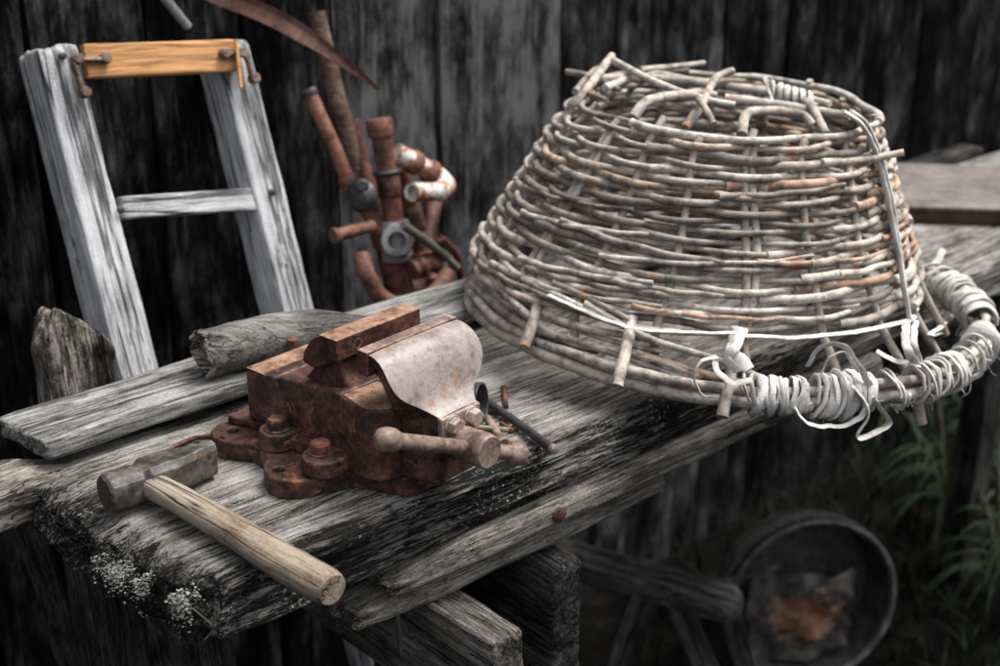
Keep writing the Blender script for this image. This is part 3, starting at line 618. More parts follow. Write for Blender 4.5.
# ================================================================== HAMMER
hz = ZT+.0215
h0 = at(104, 494, hz); h1 = at(214, 457, hz); hx = nrm(h1-h0); hy = np.cross(Zv, hx); HL = float(np.linalg.norm(h1-h0))
HM = frame(h0-np.array([0, 0, .0205]), hx, hy, Zv)
ham = thing('hammer', HM, 'sledge hammer with thick bare wooden handle lying on the workbench end', 'hammer')
m = MB(); n8 = 16
st_ = [(0, .0150, .0155, 2.2), (.003, .0172, .0178, 2.2), (.026, .0176, .0180, 2.4), (.034, .0158, .0162, 3), (.040, .0188, .0182, 6), (.066, .0190, .0184, 7), (.072, .0165, .0168, 6), (.090, .0118, .0168, 6), (.112, .0058, .0162, 6), (HL-.001, .0028, .0158, 6), (HL, .0018, .0148, 6)]
vs_ = []
for x, ry, rz, sq in st_:
    for k in range(n8):
        t_ = 2*math.pi*(k+.5)/n8; c_, s_ = math.cos(t_), math.sin(t_); den = (abs(c_)**sq+abs(s_)**sq)**(1/sq)
        vs_.append((x, ry*c_/den, .0202+rz*s_/den))
fs_ = [(i*n8+k, i*n8+(k+1) % n8, (i+1)*n8+(k+1) % n8, (i+1)*n8+k) for i in range(len(st_)-1) for k in range(n8)]
fs_ += [tuple(range(n8)), tuple((len(st_)-1)*n8+k for k in range(n8))[::-1]]
m.add(vs_, fs_); 
bmx = bmesh.new(); tmp = bpy.data.meshes.new('x'); tmp.from_pydata(m.v, [], m.f); bmx.from_mesh(tmp); bmesh.ops.recalc_face_normals(bmx, faces=bmx.faces); bmx.to_mesh(tmp); bmx.free(); tmp.materials.append(M['hammer'])
hd = link('head', tmp, ham, None, .0009, 24); hd.data.name = 'head'
ha = at(158, 489, ZT+.0195); hb = at(334, 590, ZT+.0135)
hdx = nrm(hb-ha); ha2 = ha-hdx*.012; LH = float(np.linalg.norm(hb-ha2)); HMh = frame_along(ha2, hb)
m = MB(); xs = np.linspace(0, LH, 60); pts = np.stack([xs, 0*xs, 0*xs], 1); k = xs/LH
rad = .0128+.0036*np.clip(k*1.5, 0, 1)**1.2; rad[-1] *= .84; rad[-2] *= .95
pts[:, 2] += .0008*np.sin(k*7); pts[:, 1] += .0012*np.sin(k*5)
m.tube(pts, rad, 26, flat=.92, noise_amp=.035, seed=5)
m.build('handle', M['handle'], ham, HMh, 0, 50)

# ================================================================== SMALL THINGS ON THE BENCH
def rod_thing(name, P, r, m, label, cat, group=None, head=None, n=6, seg=10):
    P = np.asarray(P); o = P[0]; Mx = T(o); mb = MB(); mb.tube(spline(P-o, n), r, seg, noise_amp=.06)
    if head:
        d = nrm(P[0]-P[1]); mb.lathe(P[0]-o-d*.001, d, [(0, head), (.0022, head), (.003, head*.8)], 14)
    return tag(mb.build(name, M[m], None, Mx, 0, 45), label, cat, group)
rod_thing('rusty_nail', [at(294, 371, .880)+np.array([0, 0, .036]), at(294, 371, .880)], .0028, 'redbolt', 'rusty nail standing upright in the loose plank behind the vise', 'nail', head=.0062)
rr_ = .0045
rod = thing('iron_rod', T(at(553, 449, ZT+.006)), 'black iron rod with pale tip and strap ring, lying beside the vise', 'rod')
pA, pB = at(553, 449, ZT+.0062), at(480, 397, ZT+.0075)
dr_ = nrm(pB-pA)
m = MB(); m.tube(spline([pA, (pA+pB)/2+Zv*.0006, pB], 6), [.0046]*13, 14, noise_amp=.05); m.build('shaft', M['darkmetal'], rod, Matrix(), 0, 45)
m = MB(); m.lathe(pA-dr_*.004, dr_, [(0, .003), (.001, .0048), (.0045, .0052), (.006, .005)], 16); m.build('tip', M['boltiron'], rod, Matrix(), 0, 45)
cR = at(474, 402, ZT+.022); axr = nrm(np.array([.93, -.30, .12])); a1 = nrm(np.cross(axr, Zv)); b1 = np.cross(axr, a1); m = MB(); vs_ = []; sg = 36
for d, r_ in ((-.009, .0205), (.009, .0205), (.009, .0182), (-.009, .0182)):
    for k in range(sg): t_ = 2*math.pi*k/sg; vs_.append(cR+axr*d+r_*(math.cos(t_)*a1+math.sin(t_)*b1))
m.add(vs_, [(l*sg+k, l*sg+(k+1) % sg, ((l+1) % 4)*sg+(k+1) % sg, ((l+1) % 4)*sg+k) for l in range(4) for k in range(sg)]); m.build('strap_ring', M['darkmetal'], rod, Matrix(), .0006, 35)
rod_thing('rusty_nail', [at(504, 389, ZT+.0032), at(506, 407, ZT+.0032)], .0029, 'ironred', 'short red rusty nail lying behind the black iron rod', 'nail', head=.0042)
rod_thing('rusty_nail', [at(501, 423, ZT+.003), at(513, 431, ZT+.003)], .0027, 'ironred', 'smallest dark red nail stub between vise screw and black rod', 'nail')
rod_thing('brass_screw', [at(476, 427, ZT+.009), at(509, 430, ZT+.007)], .0028, 'brass', 'thin brassy screw resting across a stubby bolt beside the vise', 'screw', head=.005)
m = MB(); p0 = at(487, 418, ZT+.0062); p1 = at(503, 443, ZT+.0062); d = nrm(p1-p0); m.tube([p0-p0, p1-p0], .0042, 14); hexa(m, p1-p0-d*.002, d, .0078, .006, .2)
tag(m.build('rusty_bolt', M['pinkiron'], None, T(p0), .0006, 40), 'stubby rusty bolt lying between the vise screw and the rod', 'bolt')
m = MB(); p0 = at(485, 437, ZT+.0028); m.lathe((0, 0, -.0028), (0, 0, 1), [(0, .006), (0, .0088), (.005, .0088), (.005, .0045), (0, .0045)], 18)
tag(m.build('washer_nut', M['pinkiron'], None, T(p0), .0003, 40), 'small round nut lying behind the vise screw head', 'nut')
rod_thing('rusty_wire', [at(166, 452, ZT+.0035), at(182, 443, ZT+.0045), at(197, 438, ZT+.0042), at(226, 437, ZT+.0220)], .0026, 'ironred', 'bent red rusty wire between the hammer head and vise base', 'wire')
rod_thing('curled_fibre', [at(205, 640, .80), at(212, 630, .81), at(208, 622, .825), at(192, 608, .838)], .0007, 'dryweed', 'curled dry fibre hanging from the front corner of the workbench', 'fibre')

# hollow bent log on the loose plank
Pl = [at(203, 355, .8815+.026), at(235, 347, .8815+.027), at(272, 338, .8815+.027), at(310, 333, .8815+.027), at(352, 338, .8815+.026), at(380, 342, .8815+.026)]
log = thing('bent_log', T(Pl[0]), 'grey bent hollow log lying on the loose plank behind the vise', 'log')
m = MB(); sp_ = spline(Pl, 8); n_ = len(sp_); m.tube(sp_, np.full(n_, .0258), 28, caps=False, noise_amp=.06, seed=4)
sp2 = spline([p_+0 for p_ in Pl[:3]], 8); m2 = MB()
m.build('bark', M['hornlog'], log, Matrix(), 0, 50)
d0 = nrm(Pl[0]-Pl[1]); m = MB(); sg = 24; ax = d0; a1 = nrm(np.cross(ax, Zv)); b1 = np.cross(ax, a1); vs_ = []
rng = np.random.default_rng(5); rag = .004*(rng.random(sg)-.3)
for r_, dd, rg in ((.0264, -.006, 0), (.0272, .0, 1), (.0235, .001, 1), (.021, -.004, 0), (.017, -.03, 0)):
    for k in range(sg): t_ = 2*math.pi*k/sg; vs_.append(Pl[0]+ax*(dd+rag[k]*rg*2)+r_*(math.cos(t_)*a1+math.sin(t_)*b1))
m.add(vs_, [(l*sg+k, l*sg+(k+1) % sg, (l+1)*sg+(k+1) % sg, (l+1)*sg+k) for l in range(4) for k in range(sg)]+[tuple(4*sg+k for k in range(sg))])
m.build('hollow_end', M['stump'], log, Matrix(), 0, 40)

# brown sheet-topped box at the far right of the bench
bx0 = at(897, 222, ZT+.001); bx1 = at(1015, 226, ZT+.001); ex = nrm(bx1-bx0); ey = np.cross(Zv, ex)
bxt = thing('wooden_board_box', frame(bx0, ex, ey, Zv), 'flat brown box lying on the workbench behind the basket', 'box')
m = MB(); m.box((0, 0, 0), (.30, .24, .021)); m.build('box_body', M['boxside'], bxt, None, .0015)
m = MB(); m.box((-.003, -.004, .0212), (.303, .244, .0262)); m.build('lid', M['boxtop'], bxt, None, .0012)

# ================================================================== BASKET
BC = np.array([.271, 1.591, .876]); bn = nrm([math.sin(.052), math.sin(.009), 1]); e1 = nrm(np.cross([0, 1, 0], bn)); e2 = np.cross(bn, e1)
BH = .243
def Rw(h): return np.interp(h, [-.05, 0, .05, .113, .18, .217, .245, .3], [.31, .281, .261, .230, .197, .177, .160, .130])
def bp(a, h, dr=0.):
    a = np.asarray(a, float); h = np.asarray(h, float); dr = np.asarray(dr, float)
    sh = np.interp(h, [0, .05, .113, .217, .243, .3], [-.022, -.037, -.033, -.026, -.016, -.01])
    r = Rw(h)+dr
    return BC+h[..., None]*bn+(sh+r*np.cos(a))[..., None]*e1+(r*np.sin(a))[..., None]*e2
ga, gh = np.meshgrid(np.radians(np.linspace(-176, -9, 461)), np.linspace(-.02, .26, 141), indexing='ij')
gx, gy = proj(bp(ga, gh))
def ah(x, y):
    i = np.argmin((gx-x)**2+(gy-y)**2); return ga.flat[i], gh.flat[i]
def bpx(x, y, dr=.008): a, h = ah(x, y); return bp(np.array(a), np.array(h), dr)
def rimp(a, dr=0., dz=0.): return BC+(.306+dr)*(math.cos(a)*e1+math.sin(a)*e2)+bn*dz
basket = thing('wicker_basket', T(BC), 'large worn wicker basket upside down on the workbench, its bottom broken out', 'basket')
bas_inv = T(BC).inverted()
def bbuild(m, name, mt='willow', parent=basket): return m.build(name, M[mt], parent, Matrix(), 0, 60, attrs=True)
NS = 19; SA = [ah(742, 300)[0]+2*math.pi*k/NS for k in range(NS)]
def hmin(a):
    d = (math.degrees(a)+540) % 360-180
    return float(np.interp(d, [-180, -150, -128, -112, -100, -88, -70, -50, -25, 0, 40, 90, 140, 180], [.004, .004, .008, .018, .036, .050, .055, .054, .048, .040, .02, .01, .006, .004]))
rng = random.Random(11)
def weave():
    m = MB(); NL = 27; pit = .0089
    sc = -40.
    while sc < NL*NS:
        for _ in (0,):
            s0 = sc; span = rng.uniform(5.6, 7.8); n = int(span*7); k = int(sc); sc += span-rng.uniform(.15, .7); dirn = 1
            r0 = rng.uniform(.0041, .0060); jit = rng.uniform(-.0011, .0011); wv = rng.uniform(0, 6); rn = rng.random()
            cur = []; segs = []
            for i in range(n+1):
                s = s0+span*i/n*dirn; a = SA[0]+2*math.pi*s/NS; t = i/n
                h = .004+pit*s/NS+jit+.0014*math.sin(wv+s*1.3)+.0008*math.sin(wv*2+s*3.1)
                io = math.cos(math.pi*s); dr = .0020+.0052*math.copysign(abs(io)**.8, io)+.0008*math.sin(s*4+wv)
                if t > .96: dr += (t-.96)/.04*.004*rng.random()
                r = r0*(1-.42*t)*(1+.03*math.sin(s*7+wv))
                dd = (math.degrees(a)+540) % 360-180
                hx_ = float(np.interp(dd, [-180, -150, -120, -90, -60, -30, 0, 60, 120, 180], [.242, .240, .236, .235, .236, .237, .238, .243, .245, .242]))
                if hmin(a) < h < hx_+.004: cur.append((a, h, dr, r))
                elif cur: segs.append(cur); cur = []
            if cur: segs.append(cur)
            for sg in segs:
                if len(sg) < 5: continue
                A_ = np.array(sg); P = bp(A_[:, 0], A_[:, 1], A_[:, 2]); m.tube(P, A_[:, 3], 8, rnd=rn, noise_amp=.02, seed=k+5)
    for j in range(22):                                      # short replacement rods laid over the front, ends showing
        d0 = rng.uniform(-175, -10); a0 = math.radians(d0); ln = rng.uniform(.5, 1.1); h0 = rng.uniform(.03, .22); n = 16
        if h0 < hmin(a0)+.01: continue
        sl = rng.uniform(-.016, .020); r0 = rng.uniform(.0030, .0044); rn = rng.random()
        A_ = np.array([(a0+ln*i/n, h0+sl*i/n, .0085+.0025*math.cos(i*1.1+j), r0*(1-.35*i/n)) for i in range(n+1)])
        m.tube(bp(A_[:, 0], A_[:, 1], A_[:, 2]), A_[:, 3], 8, rnd=rn, noise_amp=.03, seed=j)
    bbuild(m, 'weave')
weave()
top_over = {}
for k, a in enumerate(SA):
    d = (math.degrees(a)+540) % 360-180
    lo = -.012
    for (tx, ty) in ((525, 347), (618, 384), (724, 416), (921, 421)):
        pass
    hi = BH+rng.uniform(-.010, .006); n = 22; m = MB()
    hs_ = np.linspace(lo, hi, n); aa = a+.03*np.sin(hs_*20+k)+.012*rng.uniform(-1, 1)
    P = bp(aa, hs_, 0*hs_+.001*np.sin(hs_*70+k)); m.tube(P, np.linspace(.0050, .0042, n), 10, rnd=rng.uniform(.15, .65), noise_amp=.08, seed=k)
    if k % 4 == 0:                         # doubled stake
        hs_ = np.linspace(.05, hi-.01, n); P = bp(aa+.042, hs_, 0*hs_); m.tube(P, np.linspace(.0046, .0038, n), 9, rnd=rng.uniform(.15, .65), noise_amp=.08, seed=k+40)
    bbuild(m, 'stake')
def bx(x, y, dr=0.): return bpx(x, y, dr)
for (p_, q_) in (((540, 305), (524, 347)), ((632, 318), (617, 386)), ((735, 345), (722, 417)), ((906, 360), (921, 424))):   # stake ends poking below the rim
    m = MB(); Pm = bpx(*p_, .002); d = (math.degrees(ah(*p_)[0]))
    a = ah(*p_)[0]; q = rimp(a+0.02, .012, 0); qy = q[1]; Pe = on_y(*q_, qy-.004); Pe[2] = max(Pe[2], ZT+.004) if q_[0] < 700 else Pe[2]
    m.tube(spline([Pm, .5*(Pm+Pe)+np.array([0, -.004, .0]), Pe], 6), .0062, 12, rnd=.90 if q_[0] == 617 else .35, noise_amp=.08); bbuild(m, 'stake_end')
aa = np.linspace(0, 2*math.pi, 150, endpoint=False)
for dr_, dz, r_, rn in ((.003, -.003, .0068, .42), (-.008, .001, .0058, .2), (.002, .010, .0052, .55)):
    m = MB(); P = np.array([rimp(a, dr_+.0025*math.sin(a*9+dr_*900)+.0015*math.sin(a*23), dz+.0022*math.sin(a*7+dz*400)) for a in aa])
    m.tube(P, r_, 12, rnd=rn, noise_amp=.09, closed=True, seed=int(dz*1000)+9); bbuild(m, 'rim_rod')
# loose bottom weavers that droop between weave and rim
m = MB()
for (pts_, r_, rn) in (([(470, 250), (520, 300), (570, 338), (640, 352), (700, 372)], .0048, .4), ([(480, 285), (530, 322), (600, 345), (690, 378)], .005, .3), ([(590, 300), (650, 335), (720, 358), (800, 392)], .0045, .55),
                       ([(500, 262), (560, 292), (620, 322)], .0042, .8), ([(640, 350), (720, 375), (800, 388), (860, 385)], .0042, .97), ([(560, 280), (600, 300), (632, 318)], .004, .2)):
    m.tube(spline([bpx(x, y, .010) for x, y in pts_], 8), np.linspace(r_, r_*.7, (len(pts_)-1)*8+1), 9, rnd=rn, noise_amp=.08)
bbuild(m, 'loose_weaver')
# broken twigs over the open top (px path with height of the rim plane)
def topx(x, y, dz=0.): 
    c = BC+bn*(BH+dz); d = ray(x, y); t = ((c-CAM)@bn)/(d@bn); return CAM+t*d
tw = [([(566, 118, -.03), (585, 92, 0), (607, 62, .020), (612, 56, .024)], .0060, .5), ([(612, 60, .022), (655, 82, .010), (700, 98, .004), (735, 105, 0)], .0048, .88), ([(640, 70, .012), (680, 66, .012), (704, 63, .012)], .0042, .5),
      ([(634, 117, -.01), (645, 103, .004), (665, 97, .006), (700, 94, .006), (716, 96, .004)], .0062, .55), ([(685, 128, -.02), (702, 104, 0), (716, 78, .016), (733, 71, .022)], .0055, .4), ([(697, 97, .008), (706, 110, .004), (714, 124, -.006)], .0042, .3),
      ([(725, 98, .004), (770, 104, .002), (810, 110, 0), (850, 116, 0)], .0060, .6), ([(742, 135, -.012), (746, 115, .004), (765, 111, .006), (800, 114, .004), (812, 125, -.006)], .0060, .45), ([(590, 80, .004), (630, 78, .006), (680, 80, .004), (740, 88, .004), (800, 96, 0)], .0062, .45),
      ([(575, 92, 0), (592, 72, .006), (600, 68, .008)], .004, .2), ([(566, 72, .004), (590, 76, .004), (620, 90, 0)], .004, .15), ([(605, 88, .002), (650, 74, .006), (706, 84, .004), (770, 90, 0), (830, 104, 0)], .005, .75), ([(800, 98, 0), (812, 108, .004), (826, 135, -.012)], .006, .4), ([(815, 160, -.03), (860, 158, -.028), (902, 151, -.026)], .0046, .9)]
for pts_, r_, rn in tw:
    m = MB(); P = spline([topx(*p_) for p_ in pts_], 8) if pts_[0][0] != 815 else spline([bpx(815, 160, .010), bpx(858, 158, .010), bpx(858, 158, .010)+np.array([.040, .0, .008])], 8)
    m.tube(P, np.linspace(r_, r_*.8, len(P)), 10, rnd=rn, noise_amp=.10, seed=int(pts_[0][0])); bbuild(m, 'broken_twig')
# ---- white cord
cord = thing('white_cord', T(rimp(-1.0)), 'frayed white cord wound and tied round the basket rim', 'cord')
def kink(P, a=.0011, sd=3):
    P = np.asarray(P); return P+a*2*(np.stack([fbm(P*90+7*q, sd+q, 2) for q in (1, 2, 3)], 1)-.5)
def cbuild(m, name): return m.build(name, M['cord'], cord, Matrix(), 0, 60)
def strand(pts, r=.0032, n=8, dr=.012, flat=.75, name='strand'):
    m = MB(); P = [bpx(p_[0], p_[1], p_[2] if len(p_) > 2 else dr) for p_ in pts]; P = kink(spline([p_+nrm(CAM-p_)*.012 for p_ in P], n)); m.tube(P, r*1.1, 8, flat=.42, noise_amp=.14); return cbuild(m, name)
def xyz(x, y, Y): return on_y(x, y, Y)
strand([(556, 292), (600, 312), (640, 324), (690, 327), (735, 329)], .0026)
strand([(735, 332), (780, 333), (822, 331), (860, 326), (896, 318), (903, 313)], .0036)
strand([(838, 108, .006), (852, 122, .012), (865, 150), (876, 190), (885, 235), (893, 280), (899, 316)], .0052, flat=.5)
strand([(846, 108, .006), (858, 124, .012), (871, 158), (882, 200), (890, 250), (897, 300), (901, 318)], .0045, flat=.5)
def aof(x, y):                                             # angle of a rim point seen at the pixel
    P = np.array([rimp(a) for a in np.radians(np.linspace(-180, 60, 961))]); X_, Y_ = proj(P); return math.radians(-180+240*np.argmin((X_-x)**2+(Y_-y)**2)/960)
def xyzs(pts, r=.0032, flat=.6, name='strand', n=8):
    m = MB(); P = kink(spline([np.asarray(p_) for p_ in pts], n), .0022); m.tube(P, r*1.0, 8, flat=.32, noise_amp=.12); return cbuild(m, name)
def rpx(x, y, lift=.012): a = aof(x, y); Yr = rimp(a, .006)[1]; return on_y(x, y, Yr-lift)
xyzs([bpx(901, 314, .012), rpx(920, 290, -.01), rpx(932, 270, -.03), rpx(944, 250, -.06)], .0045)
xyzs([bpx(897, 318, .012), rpx(906, 345), rpx(916, 366)], .0045); xyzs([bpx(903, 318, .014), rpx(914, 340), rpx(920, 362)], .0034)
xyzs([rpx(876, 352, -.02), rpx(896, 360, .0), rpx(918, 366)], .0048)
xyzs([bpx(735, 322, .012), bpx(733, 336, .014), rpx(731, 348, 0), rpx(741, 360, .008), rpx(749, 371, .016)], .0062); xyzs([bpx(741, 324, .012), rpx(736, 345, .004), rpx(727, 357, .01), rpx(738, 372, .016)], .0050)
def wrap(x0, y0, x1, y1, turns, r=.0036, R0=.0175, name='wrapping', seed=0, slant=0.):
    a0, a1 = aof(x0, y0), aof(x1, y1); rg = random.Random(seed); nt_ = int(math.ceil(turns)); P = []
    ctr = [a0+(a1-a0)*(k+.5)/nt_+(a1-a0)/nt_*rg.uniform(-.45, .45) for k in range(nt_+1)]; tl = [rg.uniform(-.030, .030) for _ in range(nt_+1)]; rk = [R0*rg.uniform(.90, 1.16) for _ in range(nt_+1)]
    for i in range(nt_*14+1):
        k = i/14; k0 = min(int(k), nt_-1); f = k-k0; th = 2*math.pi*k
        a = ctr[k0]+(ctr[k0+1]-ctr[k0])*f*f*(3-2*f)+tl[k0]*math.sin(th)*(1-f)+tl[k0+1]*math.sin(th)*f; K = rk[k0]*(1-f)+rk[k0+1]*f+.0012*rg.uniform(-1, 1); rd = math.cos(a)*e1+math.sin(a)*e2
        P.append(rimp(a, -.001, .003)+K*(math.cos(th)*rd*.95+math.sin(th)*bn*1.05))
    m = MB(); m.tube(kink(spline(P, 2), .0016, seed), r*.78, 8, flat=.42, noise_amp=.12); return cbuild(m, name)
wrap(746, 405, 770, 410, 7, .0044, seed=1); wrap(770, 410, 804, 413, 9, .0040, seed=2); wrap(810, 414, 868, 405, 15, .0046, seed=3); wrap(824, 413, 862, 407, 7, .0046, .021, seed=6)
wrap(889, 400, 897, 397, 1.5, .0046, seed=4); wrap(911, 392, 958, 376, 13, .0046, .018, seed=5); wrap(963, 372, 972, 362, 1.4, .0046, .020, seed=7)
wrap(975, 358, 989, 338, 5, .0050, .0175, seed=18); wrap(988, 322, 985, 300, 9, .0060, .019, seed=8); wrap(985, 300, 962, 276, 12, .0062, .019, seed=9); wrap(962, 276, 940, 262, 5, .0056, .018, seed=10)
xyzs([rpx(718, 357, .01), rpx(702, 361, .014), rpx(694, 378, .018), rpx(704, 396, .02), rpx(718, 398, .02)], .0032, name='loop'); xyzs([rpx(714, 355, .01), rpx(718, 372, .018), rpx(732, 382, .02), rpx(752, 381, .018)], .0034, name='loop')
xyzs([rpx(795, 408, .016), rpx(806, 422, .02), rpx(830, 427, .02), rpx(856, 420, .022), rpx(868, 402, .018)], .0040, name='loop'); xyzs([rpx(850, 385, .018), rpx(866, 402, .026), rpx(868, 418, .026), rpx(856, 437, .024), rpx(876, 432, .024), rpx(890, 424, .022), rpx(882, 410, .022), rpx(872, 396, .018)], .0040, name='loop')
xyzs([rpx(808, 365, 0), rpx(815, 352, .004), rpx(832, 344, .006), rpx(848, 350, .008), rpx(860, 368, .012), rpx(870, 386, .016)], .0038, name='loop'); xyzs([rpx(820, 374, .0), rpx(830, 356, .006), rpx(846, 354, .008), rpx(858, 372, .012)], .0030, name='loop')
xyzs([rpx(922, 330, -.02), rpx(938, 322, -.02), rpx(944, 330, -.02), rpx(930, 335, -.02), rpx(950, 318, -.03), rpx(966, 300, -.02)], .0034, name='loop')
xyzs([rpx(978, 318, .01), rpx(984, 332, .012), rpx(991, 350, .014)], .0032)
fr = MB(); rgf = random.Random(8)
for _ in range(90):
    a = math.radians(rgf.choice([rgf.uniform(-90, -45), rgf.uniform(-45, -5)])); th = rgf.uniform(0, 6.28); rd = math.cos(a)*e1+math.sin(a)*e2; p0 = rimp(a)+.0185*(math.cos(th)*rd+math.sin(th)*bn)
    d1 = nrm(np.array([rgf.uniform(-1, 1), rgf.uniform(-1, .2), rgf.uniform(-1.3, .5)])); L_ = rgf.uniform(.006, .022); d2 = nrm(d1+np.array([rgf.uniform(-1, 1), rgf.uniform(-1, 1), rgf.uniform(-1.4, .2)]))
    fr.tube(spline([p0, p0+d1*L_*.5, p0+d1*L_*.5+d2*L_*.5], 4), .00035, 5)
cbuild(fr, 'frayed_fibres')['kind'] = 'stuff'
m = MB(); P = []
for i in range(90):
    t = i/89; c_ = topx(770+45*t, 92+13*t, .0); th = t*6*2*math.pi; P.append(c_+.011*np.array([.25*math.cos(th), math.cos(th), math.sin(th)]))
m.tube(P, .0046, 8, flat=.7); cbuild(m, 'wrapping')
xyzs([topx(772, 100), topx(768, 88, .012), topx(764, 80, .02), topx(768, 76, .024)], .0016)

# ================================================================== STEP LADDER against the wall
TV = .70
lu0 = float((on_v(62, 45, TV)-O)@U); lz0 = float(on_v(62, 45, TV)[2]); lean = R(17)
ld_dir = nrm(-V*math.sin(lean)-Zv*math.cos(lean)); lnm = nrm(np.cross(U, ld_dir)); lnm = lnm if lnm@V < 0 else -lnm       # front normal
def lpt(u, s, f=0.): return O+u*U+TV*V+np.array([0, 0, lz0])+ld_dir*s+lnm*f
def lpx(x, y, f=0.):
    d = ray(x, y); c = lpt(0, 0, f); t = ((c-CAM)@lnm)/(d@lnm); p_ = CAM+t*d; return float((p_-O)@U), float((p_-lpt(0, 0, f))@ld_dir)
lad = thing('step_ladder', T(uvz(.38, .45, 0)), 'whitish grey wooden step ladder leaning against the black wall', 'ladder')
def rail(ua, ub, sa, w_, th, name='rail', sb=1.24):
    p0 = lpt(ua, sa); p1 = lpt(ub, sb); x = nrm(p1-p0); z = lnm; y = np.cross(z, x)
    return plank(name, (float(np.linalg.norm(p1-p0)), w_, th), frame(p0-y*w_/2, x, y, z), M['ladderwood'], lad, res=(.008, .003, .003), rnd=.004, grain=.0011, rough=.0015, seed=int(ua*1000), endrag=.006)
uL0, sL0 = lpx(57, 44); uL1, sL1 = lpx(140, 372); uR0, sR0 = lpx(232, 40); uR1, sR1 = lpx(300, 312)
def ext(u0, s0, u1, s1, s): return u0+(u1-u0)*(s-s0)/(s1-s0)
LB = (lz0-.012)/math.cos(lean)
rail(uL0, ext(uL0, sL0, uL1, sL1, LB), sL0, .052, .062, sb=LB); rail(uR0, ext(uR0, sR0, uR1, sR1, LB), sR0, .047, .062, sb=LB)
def lbar(pa, pb, w_, th, m, name, f=.0, seed=0):
    ua, sa = lpx(*pa, f); ub, sb = lpx(*pb, f); p0 = lpt(ua, sa, f); p1 = lpt(ub, sb, f); x = nrm(p1-p0); z = lnm; y = np.cross(z, x)
    return plank(name, (float(np.linalg.norm(p1-p0)), w_, th), frame(p0-y*w_/2, x, y, z), M[m], lad, res=(.006, .003, .003), rnd=.002, grain=.0005, rough=.0006, seed=seed)
lbar((123, 208), (272, 197), .028, .018, 'ladderwood', 'rung', -.004, 71)
lbar((86, 61), (238, 55), .040, .012, 'orangeboard', 'top_board', .0135, 73)
def lp3(x, y, f): u, s = lpx(x, y, f); return lpt(u, s, f)
def hinge(pts, knob):
    m = MB(); P = [lp3(x, y, .018) for x, y in pts]; m.tube(spline(P, 5), .0050, 10, flat=.6, noise_amp=.1)
    for x, y in knob: m.lathe(lp3(x, y, .012), lnm, [(0, .0068), (.010, .0068), (.012, .005)], 12)
    return m.build('hinge', M['hinge'], lad, Matrix(), 0, 40)
hinge([(104, 59), (88, 59), (74, 62), (78, 78), (83, 94)], [(103, 59), (75, 60), (83, 93)]); hinge([(222, 54), (236, 53), (246, 58), (252, 78)], [(222, 54), (238, 53), (252, 79)])
m = MB(); p0 = lp3(236, 40, .022); p1 = lp3(241, 88, .022); m.tube(spline([p0, .5*(p0+p1), p1], 5), .005, 10, flat=.5); m.build('orange_strap', M['orangeboard'], lad, Matrix())
for x, y in ((62, 56), (120, 210), (272, 192)):
    m = MB(); m.lathe(lp3(x, y, .002), lnm, [(0, .0045), (.003, .0045), (.004, .003)], 12); m.build('bolt_head', M['darkmetal'], lad, Matrix())

# ================================================================== THINGS AGAINST THE WALL
def poly(pts, default=.64): return [on_v(p_[0], p_[1], p_[2] if len(p_) > 2 else default) for p_ in pts]
def pipe_thing(name, label, cat, P, r, m, extra=(), group=None):
    o = thing(name, T(P[-1]), label, cat, group); mb = MB(); mb.tube(spline(P, 6), r, 18, noise_amp=.03); mb.build('tube', M[m], o, Matrix(), 0, 45)
    for nm, fn, mt in extra:
        q = MB(); fn(q); q.build(nm, M[mt], o, Matrix(), 0, 40)
    return o
def down(P, z=.02):                                        # carry the last run on to the ground
    P = [np.asarray(p_) for p_ in P]; d = P[-1]-P[-2]
    if P[-1][2] > .76: P.append(P[-1]+d*((P[-1][2]-.74)/-d[2]))
    d = d*np.array([.1, .1, 1]); P.append(P[-1]+d*((P[-1][2]-z)/-d[2])); return P
def collar(P0, P1, t0, t1, r): 
    P0 = np.asarray(P0); P1 = np.asarray(P1)
    return lambda q: q.lathe(P0+(P1-P0)*t0, P1-P0, [(0, r*.9), (.003, r), (float(np.linalg.norm(P1-P0))*(t1-t0)-.003, r), (float(np.linalg.norm(P1-P0))*(t1-t0), r*.9)], 20)
P = down(poly([(316, 12, .73), (340, 110, .70), (366, 195, .675), (372, 212, .67)]))
pipe_thing('wooden_pole', 'brown wooden pole leaning on the wall, tallest behind the rusty pipes', 'pole', P, .0122, 'polewood')
P = down(poly([(308, 90, .69), (331, 140, .665), (352, 188, .64)]))
pipe_thing('rusty_pipe', 'thin orange rusty pipe leaning on the wall, left of the coupled pipe', 'pipe', P, .0095, 'pipeorange', [('coupling', collar(P[1], P[2], .75, 1.05, .0145), 'pipe'), ('end_cap', collar(P[0], P[1], -.02, .12, .0118), 'darkmetal')], 'rusty pipes against the wall')
P = down(poly([(379, 122, .62), (388, 180, .605), (396, 240, .59), (401, 300, .575)]))
def tee(q):
    p_ = on_v(397, 241, .575); n_ = nrm(CAM-p_); q.lathe(p_-n_*.022, n_, [(0, .0215), (.026, .0225), (.036, .020), (.0365, .0125), (.020, .0115)], 24)
    d = nrm(P[3]-P[2]); q.lathe(P[2]-d*.026, d, [(0, .019), (.004, .0205), (.05, .0205), (.054, .019)], 22)
pipe_thing('rusty_pipe', 'rusty upright pipe with wide coupling and grey tee, middle of the pipe bundle', 'pipe', P, .0136, 'pipe',
           [('coupling', collar(P[0], P[1], -.06, .26, .0178), 'pipe'), ('flange', collar(P[0], P[1], .82, .90, .0205), 'darkmetal'), ('sleeve', collar(P[0], P[1], .90, 1.3, .016), 'ironred'), ('tee_joint', tee, 'zinc')], 'rusty pipes against the wall')
P = down(poly([(398, 150, .66), (409, 200, .65), (424, 262, .635), (430, 290, .63)]))
